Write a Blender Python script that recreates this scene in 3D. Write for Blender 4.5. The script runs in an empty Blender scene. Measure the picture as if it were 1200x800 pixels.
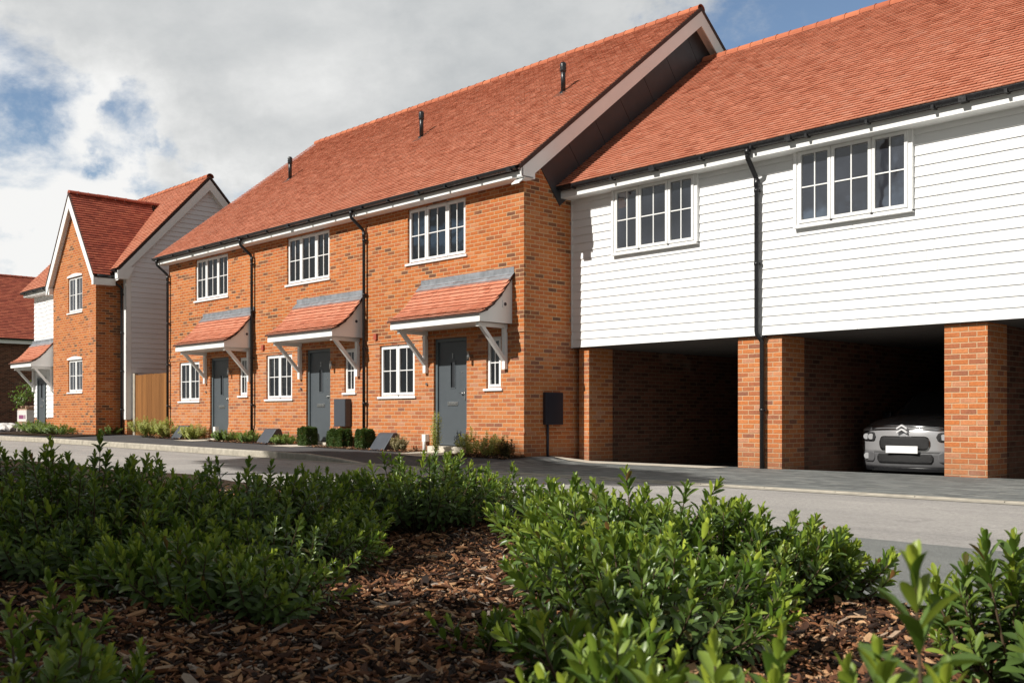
import bpy, math, random
import numpy as np
from mathutils import Vector, Matrix, Quaternion
random.seed(7); rng = np.random.default_rng(11)
R = math.radians
scene = bpy.context.scene
COL = scene.collection

# ------------------------------------------------------------------ camera frame (building axes: X along the terrace, Y into it)
CAMX, CAMY, CH = 13.132, -12.737, 0.732
UX, UZ, VX, VZ = 0.6878, -0.7259, 0.7259, 0.6878
def c2w(x, z):
    return CAMX + x*UX + z*UZ, CAMY + x*VX + z*VZ
def at(px, d):                       # photo column + depth -> place on the ground plan
    return c2w((px-600)/1200*d, d)

# ------------------------------------------------------------------ helpers: objects
def tag(o, label=None, cat=None, group=None, kind=None):
    if label: o['label'] = label
    if cat: o['category'] = cat
    if group: o['group'] = group
    if kind: o['kind'] = kind
    return o
def thing(name, label, cat, loc=(0, 0, 0), rz=0.0, group=None):
    o = bpy.data.objects.new(name, None); COL.objects.link(o)
    o.location = loc; o.rotation_euler = (0, 0, rz); o.empty_display_size = .3
    return tag(o, label, cat, group)
def absloc(p):
    v = Vector((0, 0, 0))
    while p is not None:
        v += p.location; p = p.parent
    return v
def link_mesh(name, me, mat, parent=None, mats=None):
    o = bpy.data.objects.new(name, me); COL.objects.link(o)
    for m in (mats or [mat]): me.materials.append(m)
    if parent is not None: o.parent = parent
    return o

class MB:
    """collects faces in world coordinates; build() links them as one mesh object"""
    def __init__(s): s.v = []; s.f = []; s.m = []; s.sm = []
    def add(s, vs, fs, mi=0, smooth=False):
        b = len(s.v); s.v.extend([tuple(p) for p in vs])
        for f in fs:
            s.f.append([b+i for i in f]); s.m.append(mi); s.sm.append(smooth)
        return s
    def quad(s, a, b, c, d, mi=0): return s.add([a, b, c, d], [(0, 1, 2, 3)], mi)
    def box(s, x0, x1, y0, y1, z0, z1, mi=0):
        vs = [(x0,y0,z0),(x1,y0,z0),(x1,y1,z0),(x0,y1,z0),(x0,y0,z1),(x1,y0,z1),(x1,y1,z1),(x0,y1,z1)]
        return s.add(vs, [(0,3,2,1),(4,5,6,7),(0,1,5,4),(1,2,6,5),(2,3,7,6),(3,0,4,7)], mi)
    def prism(s, poly, axis, a, b, mi=0):
        """poly: list of 2d points; axis 'X': (y,z); 'Y': (x,z); 'Z': (x,y)"""
        def P(p, t):
            return (t, p[0], p[1]) if axis == 'X' else (p[0], t, p[1]) if axis == 'Y' else (p[0], p[1], t)
        n = len(poly)
        vs = [P(p, a) for p in poly]+[P(p, b) for p in poly]
        fs = [tuple(range(n)), tuple(range(2*n-1, n-1, -1))]
        fs += [(i, n+i, n+(i+1) % n, (i+1) % n) for i in range(n)]
        return s.add(vs, fs, mi)
    def beam(s, p, q, w, h, up=(0, 0, 1), mi=0):
        p, q = Vector(p), Vector(q); d = (q-p).normalized()
        a = d.cross(Vector(up)).normalized()*w/2; b = a.cross(d).normalized()*h/2
        vs = [p-a-b, p+a-b, p+a+b, p-a+b, q-a-b, q+a-b, q+a+b, q-a+b]
        return s.add(vs, [(0,1,2,3),(7,6,5,4),(0,4,5,1),(1,5,6,2),(2,6,7,3),(3,7,4,0)], mi)
    def tube(s, pts, r, n=8, mi=0, cap=True):
        pts = [Vector(p) for p in pts]
        rs = r if isinstance(r, (list, tuple)) else [r]*len(pts)
        base = len(s.v); prev = None
        for i, p in enumerate(pts):
            d = (pts[min(i+1, len(pts)-1)]-pts[max(i-1, 0)]).normalized()
            ref = Vector((0, 0, 1)) if abs(d.z) < .9 else Vector((1, 0, 0))
            if prev is not None:
                a = prev-d*prev.dot(d)
                a = a.normalized() if a.length > 1e-5 else d.cross(ref).normalized()
            else: a = d.cross(ref).normalized()
            prev = a; b = d.cross(a)
            for k in range(n):
                t = 2*math.pi*k/n
                s.v.append(tuple(p+(a*math.cos(t)+b*math.sin(t))*rs[i]))
        for i in range(len(pts)-1):
            for k in range(n):
                s.f.append([base+i*n+k, base+i*n+(k+1) % n, base+(i+1)*n+(k+1) % n, base+(i+1)*n+k]); s.m.append(mi); s.sm.append(True)
        if cap:
            s.f.append([base+k for k in range(n)][::-1]); s.m.append(mi); s.sm.append(False)
            e = base+(len(pts)-1)*n
            s.f.append([e+k for k in range(n)]); s.m.append(mi); s.sm.append(False)
        return s
    def build(s, name, mat, parent=None, mats=None, bevel=0):
        off = absloc(parent)
        me = bpy.data.meshes.new(name)
        me.from_pydata([(x-off.x, y-off.y, z-off.z) for x, y, z in s.v], [], s.f)
        me.polygons.foreach_set('material_index', s.m); me.polygons.foreach_set('use_smooth', s.sm)
        me.update()
        uv = me.uv_layers.new(name='UVMap')
        for p in me.polygons:                                    # box projection in metres, world aligned
            n = p.normal; ax = abs(n.x), abs(n.y), abs(n.z); k = ax.index(max(ax))
            for li in p.loop_indices:
                w = s.v[me.loops[li].vertex_index]
                uv.data[li].uv = (w[1]+.06, w[2]) if k == 0 else (w[0], w[2]) if k == 1 else (w[0], w[1])
        o = link_mesh(name, me, mat, parent, mats)
        if bevel:
            b = o.modifiers.new('b', 'BEVEL'); b.width = bevel; b.segments = 2; b.limit_method = 'ANGLE'
        return o

def np_mesh(name, V, T, mat, parent=None, tone=None, smooth=True, off=None):
    V = np.asarray(V, np.float32)
    o_ = absloc(parent) if off is None else Vector(off)
    V = V-np.array([o_.x, o_.y, o_.z], np.float32)
    k = T.shape[1]
    me = bpy.data.meshes.new(name)
    me.vertices.add(len(V)); me.vertices.foreach_set('co', V.ravel())
    me.loops.add(T.size); me.loops.foreach_set('vertex_index', T.ravel().astype(np.int32))
    me.polygons.add(len(T))
    me.polygons.foreach_set('loop_start', (np.arange(len(T))*k).astype(np.int32))
    me.polygons.foreach_set('use_smooth', np.full(len(T), smooth))
    me.update(calc_edges=True)
    if tone is not None:
        a = me.attributes.new('tone', 'FLOAT', 'POINT'); a.data.foreach_set('value', np.asarray(tone, np.float32))
    return link_mesh(name, me, mat, parent)

# ------------------------------------------------------------------ helpers: materials
class NT:
    def __init__(s, name):
        s.mat = bpy.data.materials.new(name); s.mat.use_nodes = True
        s.t = s.mat.node_tree; s.b = s.t.nodes['Principled BSDF']; s.out = s.t.nodes['Material Output']
    def n(s, typ, **kw):
        nd = s.t.nodes.new(typ)
        for k, v in kw.items(): setattr(nd, k, v)
        return nd
    def l(s, a, b): s.t.links.new(a, b)
    def put(s, sock, v):
        if hasattr(v, 'is_output'): s.l(v, sock)
        else: sock.default_value = v
    def math(s, op, a, b=0.0, c=0.0, clamp=False):
        nd = s.n('ShaderNodeMath', operation=op, use_clamp=clamp)
        for i, v in enumerate((a, b, c)): s.put(nd.inputs[i], v)
        return nd.outputs[0]
    def mix(s, f, a, b, mode='MIX'):
        nd = s.n('ShaderNodeMix', data_type='RGBA', blend_type=mode)
        s.put(nd.inputs[0], f); s.put(nd.inputs[6], a); s.put(nd.inputs[7], b)
        return nd.outputs[2]
    def ramp(s, f, stops, interp='LINEAR'):
        nd = s.n('ShaderNodeValToRGB'); nd.color_ramp.interpolation = interp
        e = nd.color_ramp.elements
        while len(e) < len(stops): e.new(.5)
        for i, (p, c) in enumerate(stops):
            e[i].position = p; e[i].color = (*c, 1) if len(c) == 3 else c
        s.put(nd.inputs[0], f); return nd.outputs[0]
    def noise(s, scale, detail=4, rough=.55, vec=None, dist=0):
        nd = s.n('ShaderNodeTexNoise'); nd.inputs['Scale'].default_value = scale
        nd.inputs['Detail'].default_value = detail; nd.inputs['Roughness'].default_value = rough
        nd.inputs['Distortion'].default_value = dist
        if vec is not None: s.l(vec, nd.inputs['Vector'])
        return nd.outputs['Fac']
    def coord(s, w='Object'): return s.n('ShaderNodeTexCoord').outputs[w]
    def pos(s): return s.n('ShaderNodeNewGeometry').outputs['Position']
    def mr(s, v, a, b, c=0., d=1.):
        nd = s.n('ShaderNodeMapRange')
        for i, q in enumerate((v, a, b, c, d)): s.put(nd.inputs[i], q)
        return nd.outputs[0]
    def bump(s, h, dist=.01, strength=1.0):
        nd = s.n('ShaderNodeBump'); nd.inputs['Distance'].default_value = dist; nd.inputs['Strength'].default_value = strength
        s.l(h, nd.inputs['Height']); s.l(nd.outputs[0], s.b.inputs['Normal']); return nd.outputs[0]
    def base(s, c, rough=.6, spec=.5, metal=0.):
        s.put(s.b.inputs['Base Color'], c if hasattr(c, 'is_output') else (*c, 1))
        s.put(s.b.inputs['Roughness'], rough); s.b.inputs['Specular IOR Level'].default_value = spec
        s.put(s.b.inputs['Metallic'], metal); return s

def C(*c): return (*c, 1.0)
def plain(name, col, rough=.5, var=.12, scale=3., spec=.5, metal=0., bump=0., bscale=60):
    t = NT(name); p = t.pos()
    f = t.noise(scale, 5, .6, p)
    lo = [max(0, c*(1-var)) for c in col]; hi = [min(1, c*(1+var)) for c in col]
    t.base(t.ramp(f, [(.3, lo), (.7, hi)]), rough, spec, metal)
    t.put(t.b.inputs['Roughness'], t.mr(t.noise(scale*4, 3, .5, p), .3, .7, max(.02, rough-.06), min(1, rough+.08)))
    if bump: t.bump(t.noise(bscale, 3, .6, p), bump)
    return t.mat

def brick_mat(name, stops, mortar, seed=0., dirt=.25):
    t = NT(name)
    sep = t.n('ShaderNodeSeparateXYZ'); t.l(t.coord('UV'), sep.inputs[0])
    p = t.pos()
    wob = t.math('MULTIPLY', t.math('SUBTRACT', t.noise(14, 3, .6, p), .5), .012)
    u = t.math('ADD', sep.outputs[0], wob); v = t.math('ADD', sep.outputs[1], t.math('MULTIPLY', wob, .7))
    rv = t.math('DIVIDE', v, .075); row = t.math('FLOOR', rv)
    ru = t.math('ADD', t.math('DIVIDE', u, .225), t.math('MULTIPLY', t.math('FLOORED_MODULO', row, 2.), .5)); colm = t.math('FLOOR', ru)
    fu = t.math('FRACT', ru); fv = t.math('FRACT', rv)
    du = t.math('MULTIPLY', t.math('MINIMUM', fu, t.math('SUBTRACT', 1., fu)), .225)
    dv = t.math('MULTIPLY', t.math('MINIMUM', fv, t.math('SUBTRACT', 1., fv)), .075)
    d = t.math('MINIMUM', du, dv)
    face = t.mr(d, .0045, .0085)                                 # 0 in the joint, 1 on the brick
    cx = t.n('ShaderNodeCombineXYZ'); t.l(colm, cx.inputs[0]); t.l(row, cx.inputs[1]); cx.inputs[2].default_value = seed
    wn = t.n('ShaderNodeTexWhiteNoise', noise_dimensions='3D'); t.l(cx.outputs[0], wn.inputs['Vector'])
    sel = t.math('ADD', wn.outputs['Value'], t.math('MULTIPLY', t.math('SUBTRACT', t.noise(.9, 4, .6, p), .5), .5), clamp=True)
    bc = t.ramp(sel, stops)
    n2 = t.noise(45, 5, .65, p)
    bc = t.mix(.5, bc, t.ramp(n2, [(.25, (.45, .43, .42)), (.75, (1.35, 1.35, 1.35))]), 'MULTIPLY')
    mo = t.mix(.35, C(*mortar), t.ramp(t.noise(30, 4, .6, p), [(.2, (.5, .5, .5)), (.8, (1.2, 1.2, 1.2))]), 'MULTIPLY')
    c = t.mix(face, mo, bc)
    c = t.mix(dirt, c, t.ramp(t.noise(.55, 5, .6, p), [(.3, (.72, .68, .66)), (.7, (1.12, 1.1, 1.06))]), 'MULTIPLY')
    pz = t.n('ShaderNodeSeparateXYZ'); t.l(p, pz.inputs[0])
    splash = t.math('MULTIPLY', t.mr(t.math('ADD', pz.outputs[2], t.math('MULTIPLY', t.noise(3, 5, .65, p), .5)), .62, .22), .4)
    c = t.mix(splash, c, C(.16, .10, .07))                       # soil splash along the foot of the wall
    bloom = t.math('MULTIPLY', t.mr(t.noise(.8, 6, .7, p, .8), .60, .75), .16)
    c = t.mix(bloom, c, C(.62, .52, .44))                        # pale salt bloom
    t.base(c, .85, .25)
    t.bump(t.math('ADD', face, t.math('MULTIPLY', n2, .5)), .006)
    return t.mat

def island_mat(name, stops, rough=.8, spec=.3, nscale=8, namt=.35, bump=.002, bscale=90):
    t = NT(name); g = t.n('ShaderNodeNewGeometry')
    f = t.math('ADD', g.outputs['Random Per Island'], t.math('MULTIPLY', t.math('SUBTRACT', t.noise(.6, 4, .6, g.outputs['Position']), .5), .55), clamp=True)
    c = t.ramp(f, stops)
    c = t.mix(namt, c, t.ramp(t.noise(nscale, 5, .65, g.outputs['Position']), [(.25, (.6, .6, .6)), (.75, (1.3, 1.3, 1.3))]), 'MULTIPLY')
    t.base(c, rough, spec)
    if bump: t.bump(t.noise(bscale, 4, .6, g.outputs['Position']), bump)
    return t.mat

def leaf_mat(name, dark, mid, young, trans=.22, rough=.34):
    t = NT(name); g = t.n('ShaderNodeNewGeometry')
    a = t.n('ShaderNodeAttribute', attribute_name='tone')
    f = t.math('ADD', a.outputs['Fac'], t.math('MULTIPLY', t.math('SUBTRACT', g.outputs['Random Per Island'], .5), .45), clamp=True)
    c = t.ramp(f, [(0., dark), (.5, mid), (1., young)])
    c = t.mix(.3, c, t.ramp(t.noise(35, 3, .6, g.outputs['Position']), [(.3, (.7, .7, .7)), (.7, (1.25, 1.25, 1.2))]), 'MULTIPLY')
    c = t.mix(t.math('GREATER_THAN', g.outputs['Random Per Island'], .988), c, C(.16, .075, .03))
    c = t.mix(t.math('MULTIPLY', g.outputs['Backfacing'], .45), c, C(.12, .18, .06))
    t.base(c, rough, .36)
    tr = t.n('ShaderNodeBsdfTranslucent'); t.l(t.mix(.5, c, C(.35, .5, .06), 'MIX'), tr.inputs['Color'])
    m = t.n('ShaderNodeMixShader'); m.inputs[0].default_value = trans
    t.l(t.b.outputs[0], m.inputs[1]); t.l(tr.outputs[0], m.inputs[2]); t.l(m.outputs[0], t.out.inputs['Surface'])
    return t.mat

def glass_mat(name, tint, wav=.0015):
    t = NT(name); p = t.pos()
    t.base(t.ramp(t.noise(1.1, 3, .5, p), [(.3, [c*.55 for c in tint]), (.7, [c*1.5 for c in tint])]), .03, .5)
    t.b.inputs['IOR'].default_value = 2.8
    t.bump(t.noise(1.6, 2, .5, p), wav*4)
    return t.mat

M = {}
BRICK = [(0., (.15, .066, .038)), (.07, (.23, .088, .042)), (.18, (.39, .115, .036)), (.45, (.46, .138, .036)), (.7, (.50, .160, .044)), (.88, (.42, .108, .034)), (1., (.52, .21, .085))]
M['brick'] = brick_mat('orange_brick', BRICK, (.58, .39, .22))
M['brick_low'] = brick_mat('red_brick', [(0., (.25, .105, .065)), (.10, (.38, .13, .060)), (.45, (.49, .160, .050)), (.8, (.54, .20, .072)), (1., (.48, .225, .13))], (.60, .40, .24), 3.)
M['brick_dark'] = brick_mat('brown_and_shaded_brick', [(0., (.07, .03, .022)), (.5, (.14, .055, .035)), (1., (.20, .08, .05))], (.22, .16, .11), 5.)  # brown brick; its dark tone also paints shade on the carport's inner walls
M['tile'] = island_mat('clay_tile', [(0., (.41, .138, .080)), (.12, (.48, .175, .102)), (.5, (.52, .205, .127)), (.9, (.55, .228, .142)), (1., (.53, .235, .155))], .82, .25, 30, .2, .0012)
M['tile_red_shade'] = island_mat('red_and_shaded_clay_tile', [(0., (.26, .065, .042)), (.5, (.36, .090, .055)), (1., (.42, .12, .07))], .82, .25, 30, .3, .0012)  # red of the far roof; on the bay it paints one slope's shading
M['ridge'] = island_mat('clay_ridge', [(0., (.38, .11, .055)), (1., (.50, .165, .08))], .8, .3)
M['white'] = plain('white_upvc', (.80, .80, .79), .32, .03, 2)
M['paint'] = plain('white_paint', (.80, .80, .785), .5, .04, 2)
M['clad'] = None
M['cladgrey'] = None
M['black'] = plain('black_plastic', (.014, .014, .016), .3, .2, 5)
M['verge'] = plain('verge_mortar', (.055, .028, .022), .75, .2, 5)
M['lead'] = plain('lead_sheet', (.20, .215, .235), .45, .3, 6, .5, .0, .002, 25)
M['panel'] = plain('dark_panel', (.030, .028, .031), .45, .2, 2)
M['door'] = plain('grey_door', (.074, .086, .096), .38, .05, 3)
M['doorframe'] = plain('grey_door_frame', (.10, .125, .135), .4, .05, 3)
M['steel'] = plain('satin_steel', (.55, .55, .54), .3, .05, 10, .5, 1.)
M['glass'] = glass_mat('window_glass', (.030, .034, .044))
def room_glass():
    t = NT('clear_window_glass'); g = t.n('ShaderNodeBsdfGlossy'); g.inputs['Roughness'].default_value = .015; g.inputs['Color'].default_value = (.95, .97, 1., 1)
    tr = t.n('ShaderNodeBsdfTransparent'); tr.inputs['Color'].default_value = (.66, .70, .69, 1)
    b = t.n('ShaderNodeBump'); b.inputs['Distance'].default_value = .006; t.l(t.noise(1.6, 2, .5, t.pos()), b.inputs['Height']); t.l(b.outputs[0], g.inputs['Normal'])
    f = t.n('ShaderNodeFresnel'); f.inputs['IOR'].default_value = 2.1; t.l(b.outputs[0], f.inputs['Normal'])
    m = t.n('ShaderNodeMixShader'); t.l(f.outputs[0], m.inputs[0]); t.l(tr.outputs[0], m.inputs[1]); t.l(g.outputs[0], m.inputs[2]); t.l(m.outputs[0], t.out.inputs['Surface'])
    return t.mat
M['glassroom'] = room_glass()
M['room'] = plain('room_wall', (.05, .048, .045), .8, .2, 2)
M['curtain'] = plain('pale_curtain', (.50, .48, .44), .85, .1, 6)
M['glassdark'] = glass_mat('door_glass', (.008, .009, .010))
M['box'] = plain('grey_meter_box', (.055, .062, .075), .42, .06, 4)
M['boxdark'] = plain('dark_meter_box', (.018, .022, .035), .4, .06, 4)
M['pipe_white'] = plain('white_pipe', (.72, .71, .68), .4, .05, 6)
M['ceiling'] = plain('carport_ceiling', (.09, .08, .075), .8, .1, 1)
M['stem'] = plain('shrub_stem', (.085, .055, .03), .7, .3, 30)
M['stem_green'] = plain('green_stem', (.13, .13, .05), .7, .3, 30)
M['bark'] = plain('tree_bark', (.09, .065, .045), .9, .3, 8, .2, 0, .01, 25)
def clad_mat(name, lo, hi):
    t = NT(name); g = t.n('ShaderNodeNewGeometry')
    c = t.ramp(g.outputs['Random Per Island'], [(0., lo), (1., hi)])
    mp = t.n('ShaderNodeMapping'); mp.inputs['Scale'].default_value = (1.2, 1.2, 26.); t.l(g.outputs['Position'], mp.inputs[0])
    c = t.mix(.12, c, t.ramp(t.noise(3, 5, .6, mp.outputs[0]), [(.3, (.8, .8, .79)), (.7, (1.06, 1.06, 1.06))]), 'MULTIPLY')
    t.base(c, .55, .35); t.bump(t.noise(5, 4, .6, mp.outputs[0]), .0015); return t.mat
M['clad'] = clad_mat('white_weatherboard', (.755, .76, .76), (.81, .81, .805))
M['cladgrey'] = clad_mat('pale_grey_weatherboard', (.75, .755, .78), (.79, .795, .82))

# ground materials
def asphalt_mat(name, lo, hi, patch=.25, agg=(.5, 1.7), sc=320):
    t = NT(name); p = t.pos()
    big = t.noise(.45, 5, .6, p, .6); fine = t.noise(sc, 3, .7, p); midn = t.noise(28, 4, .6, p)
    c = t.ramp(fine, [(.33, lo), (.66, hi)])
    c = t.mix(patch*1.6, c, t.ramp(big, [(.3, (.62, .62, .63)), (.7, (1.25, 1.24, 1.2))]), 'MULTIPLY')
    c = t.mix(.5, c, t.ramp(midn, [(.3, (.62, .62, .62)), (.7, (1.3, 1.3, 1.3))]), 'MULTIPLY')
    # tyre scuffs and dust streaks running along the street
    mp = t.n('ShaderNodeMapping'); mp.inputs['Scale'].default_value = (.25, 2.2, 1.); t.l(p, mp.inputs[0])
    c = t.mix(.35, c, t.ramp(t.noise(1.6, 5, .6, mp.outputs[0]), [(.35, (.78, .78, .78)), (.62, (1.12, 1.11, 1.08))]), 'MULTIPLY')
    c = t.mix(.5, c, t.ramp(t.noise(1.7, 6, .7, p, 1.2), [(.30, (.55, .55, .56)), (.40, (1, 1, 1)), (.66, (1, 1, 1)), (.74, (1.22, 1.2, 1.16))]), 'MULTIPLY')
    t.base(c, .88, .3); t.bump(fine, .004); return t.mat
M['road'] = asphalt_mat('worn_grey_asphalt', (.22, .208, .20), (.48, .455, .435), sc=150)
M['footway'] = asphalt_mat('dark_asphalt', (.075, .079, .078), (.29, .30, .29), .2, sc=130)
M['tarmac'] = asphalt_mat('fresh_tarmac', (.045, .046, .050), (.115, .115, .12))
def paver_mat():
    t = NT('charcoal_block_paving'); p = t.pos(); sep = t.n('ShaderNodeSeparateXYZ'); t.l(p, sep.inputs[0])
    rv = t.math('DIVIDE', sep.outputs[1], .105); row = t.math('FLOOR', rv)
    ru = t.math('ADD', t.math('DIVIDE', sep.outputs[0], .21), t.math('MULTIPLY', t.math('FLOORED_MODULO', row, 2.), .5))
    fu = t.math('FRACT', ru); fv = t.math('FRACT', rv)
    d = t.math('MINIMUM', t.math('MULTIPLY', t.math('MINIMUM', fu, t.math('SUBTRACT', 1., fu)), .21), t.math('MULTIPLY', t.math('MINIMUM', fv, t.math('SUBTRACT', 1., fv)), .105))
    face = t.mr(d, .001, .004)
    cx = t.n('ShaderNodeCombineXYZ'); t.l(t.math('FLOOR', ru), cx.inputs[0]); t.l(row, cx.inputs[1])
    wn = t.n('ShaderNodeTexWhiteNoise', noise_dimensions='3D'); t.l(cx.outputs[0], wn.inputs['Vector'])
    c = t.ramp(wn.outputs['Value'], [(0., (.11, .118, .118)), (.5, (.155, .164, .162)), (.9, (.20, .208, .203)), (1., (.25, .25, .235))])
    mp = t.n('ShaderNodeMapping'); mp.inputs['Scale'].default_value = (.5, 3., 1.); t.l(p, mp.inputs[0])
    c = t.mix(.7, c, t.ramp(t.noise(1.3, 6, .68, mp.outputs[0]), [(.3, (.65, .66, .66)), (.6, (1.05, 1.05, 1.04)), (.72, (2.0, 1.95, 1.8))]), 'MULTIPLY')
    c = t.mix(t.math('SUBTRACT', 1., face), c, C(.12, .115, .10))
    c = t.mix(.35, c, t.ramp(t.noise(180, 3, .7, p), [(.3, (.6, .6, .6)), (.7, (1.4, 1.4, 1.4))]), 'MULTIPLY')
    t.base(c, .8, .35); t.bump(face, .004); return t.mat
M['paver'] = paver_mat()
M['kerb'] = plain('concrete_kerb', (.36, .33, .275), .85, .25, 7, .25, 0, .002, 120)
M['slab'] = plain('concrete_slab', (.55, .50, .42), .85, .15, 4, .25, 0, .002, 120)
M['soil'] = plain('dark_soil', (.045, .030, .020), .95, .4, 14, .1, 0, .02, 30)
M['ground'] = plain('ground_earth', (.10, .105, .05), .95, .4, .4, .1, 0, .02, 6)

# ------------------------------------------------------------------ ground heights
def sm(t): t = min(1., max(0., t)); return t*t*(3-2*t)
def zs(X): return min(.16, -.0095*X) if X < 0 else 0.
def zroad(X): return -.115+.62*zs(X)
def zkerb(X): return zroad(X)+.012+.105*sm((-1.6-X)/1.6)
def zwall(X): return zs(X) if X < 0 else -.10*sm(X/.8)
KY = -2.35
def zpave(X, Y):
    if Y > 1.0 and X > 0: 
        return -.10-.17*sm((Y-1.35)/1.3)
    return zkerb(X)+(zwall(X)-zkerb(X))*sm((Y-KY)/(-KY))
def bed_edge(X):                          # Y of the planted bed's road side
    pts = [(-60, -6.3), (-8, -6.3), (1.8, -6.35), (6., -6.75), (8.8, -7.55), (10.7, -8.2), (11.6, -8.55), (13., -9.0), (16, -9.6), (60, -9.8)]
    for (a, b), (c, d) in zip(pts, pts[1:]):
        if a <= X <= c: return b+(d-b)*(X-a)/(c-a)
    return -9.
_nz = [(rng.uniform(.6, 2.4, 2), rng.uniform(0, 6.28), rng.uniform(-1, 1, 2)) for _ in range(8)]
def zbed(X, Y):
    e = bed_edge(X)-Y
    h = -.14+.20*sm(e/1.1)+.02*sm((e-1)/3)
    return h+sum(.010*math.sin(k[0]*X*1.7*np.sign(s[0])+k[1]*Y*1.7*np.sign(s[1])+ph) for k, ph, s in _nz)*sm(e/.5)

def sheet(name, xs, ys, zf, mat, smooth=True):
    xs = list(xs); ys = list(ys); b = MB()
    vs = [(x, y(x) if callable(y) else y, 0) for x in xs for y in ys]
    vs = [(x, y, zf(x, y)) for x, y, _ in vs]; n = len(ys)
    fs = [(i*n+j, (i+1)*n+j, (i+1)*n+j+1, i*n+j+1) for i in range(len(xs)-1) for j in range(n-1)]
    b.add(vs, fs, 0, smooth)
    return tag(b.build(name, mat), kind='structure')
lin = lambda a, b, n: [a+(b-a)*i/(n-1) for i in range(n)]
sheet('ground', [-900, -200, -70, -30, 0, 30, 70, 200, 900], [-900, -200, -70, -30, 0, 30, 70, 200, 900], lambda x, y: -.42, M['ground'])
RX = lin(-70, -20, 12)+lin(-18, 20, 39)+lin(24, 60, 8)
sheet('road', RX, lin(-7.0, KY-.06, 6), lambda x, y: zroad(x), M['road'])
sheet('near_footway', lin(5.5, 60, 60), [lambda x: bed_edge(x)-.4, lambda x: bed_edge(x)+.3, lambda x: max(-6.12-.02*(x-9), bed_edge(x)+.32)], lambda x, y: -.108, M['footway'])
sheet('pavement', RX[:RX.index(0.)+1]+[.28], lin(KY+.06, -.0, 7)+[.6], zpave, M['tarmac'])
sheet('driveway', [.28]+lin(.5, 18, 36), lin(KY+.06, 1.0, 7)+[1.2, 1.35, 1.5, 1.7, 1.9, 2.2, 2.5, 3, 5, 7.2], zpave, M['paver'])
kb = MB(); x = -70.
while x < 30:
    L = .9; x1 = x+L-.008
    yk0 = yk1 = KY
    vs = []
    for X, Y in ((x, yk0), (x1, yk1)):
        zt = zkerb(X)+.004
        vs += [(X, Y-.065, zt-.5), (X, Y-.065, zt-.02), (X, Y-.048, zt), (X, Y+.065, zt), (X, Y+.065, zt-.5)]
    kb.add(vs, [(0, 5, 6, 1), (1, 6, 7, 2), (2, 7, 8, 3), (3, 8, 9, 4), (0, 1, 2, 3, 4), (9, 8, 7, 6, 5)])
    x += L
tag(kb.build('kerb', M['kerb']), kind='structure')
ch = MB()                                  # pale channel course along the foot of the kerb
x = -70.
while x < 29.:
    ch.quad((x, KY-.26, zroad(x)+.005), (x+.997, KY-.26, zroad(x+1)+.005), (x+.997, KY-.066, zroad(x+1)+.006), (x, KY-.066, zroad(x)+.006)); x += 1.
tag(ch.build('kerb_channel', M['kerb']), kind='structure')
sheet('edging_strip', lin(.02, 3.5, 8), [.62, 1.24], lambda x, y: zpave(x, y)+.006, M['slab'])
bx = lin(-30, 4, 18)+lin(4.5, 15.5, 60)+lin(17, 45, 10)
sheet('planting_bed', bx, [(lambda x, k=k: bed_edge(x)-k) for k in (0, .15, .3, .5, .7, .9, 1.1, 1.4, 1.7, 2, 2.4, 2.8, 3.2, 3.7, 4.2, 4.8, 5.5, 7, 10)], zbed, M['soil'])

# ------------------------------------------------------------------ generic building pieces
def wall_grid(b, a0, a1, z0, z1, holes, plane, axis='Y', depth=.09, sgn=-1, mi=0):
    """brick skin with openings; sgn -1 faces -Y (or +1 faces +X for axis X)"""
    A = sorted({a0, a1, *[h[0] for h in holes], *[h[1] for h in holes]})
    Z = sorted({z0, z1, *[h[2] for h in holes], *[h[3] for h in holes]})
    for i in range(len(A)-1):
        for j in range(len(Z)-1):
            ca, cz = (A[i]+A[i+1])/2, (Z[j]+Z[j+1])/2
            if any(h[0] < ca < h[1] and h[2] < cz < h[3] for h in holes): continue
            b.quad((A[i], plane, Z[j]), (A[i+1], plane, Z[j]), (A[i+1], plane, Z[j+1]), (A[i], plane, Z[j+1]), mi)
    for x0, x1, c0, c1 in holes:
        y1 = plane+depth
        b.quad((x0, plane, c0), (x0, plane, c1), (x0, y1, c1), (x0, y1, c0), mi)
        b.quad((x1, plane, c0), (x1, y1, c0), (x1, y1, c1), (x1, plane, c1), mi)
        b.quad((x0, plane, c1), (x1, plane, c1), (x1, y1, c1), (x0, y1, c1), mi)
        b.quad((x0, plane, c0), (x0, y1, c0), (x1, y1, c0), (x1, plane, c0), mi)

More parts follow.
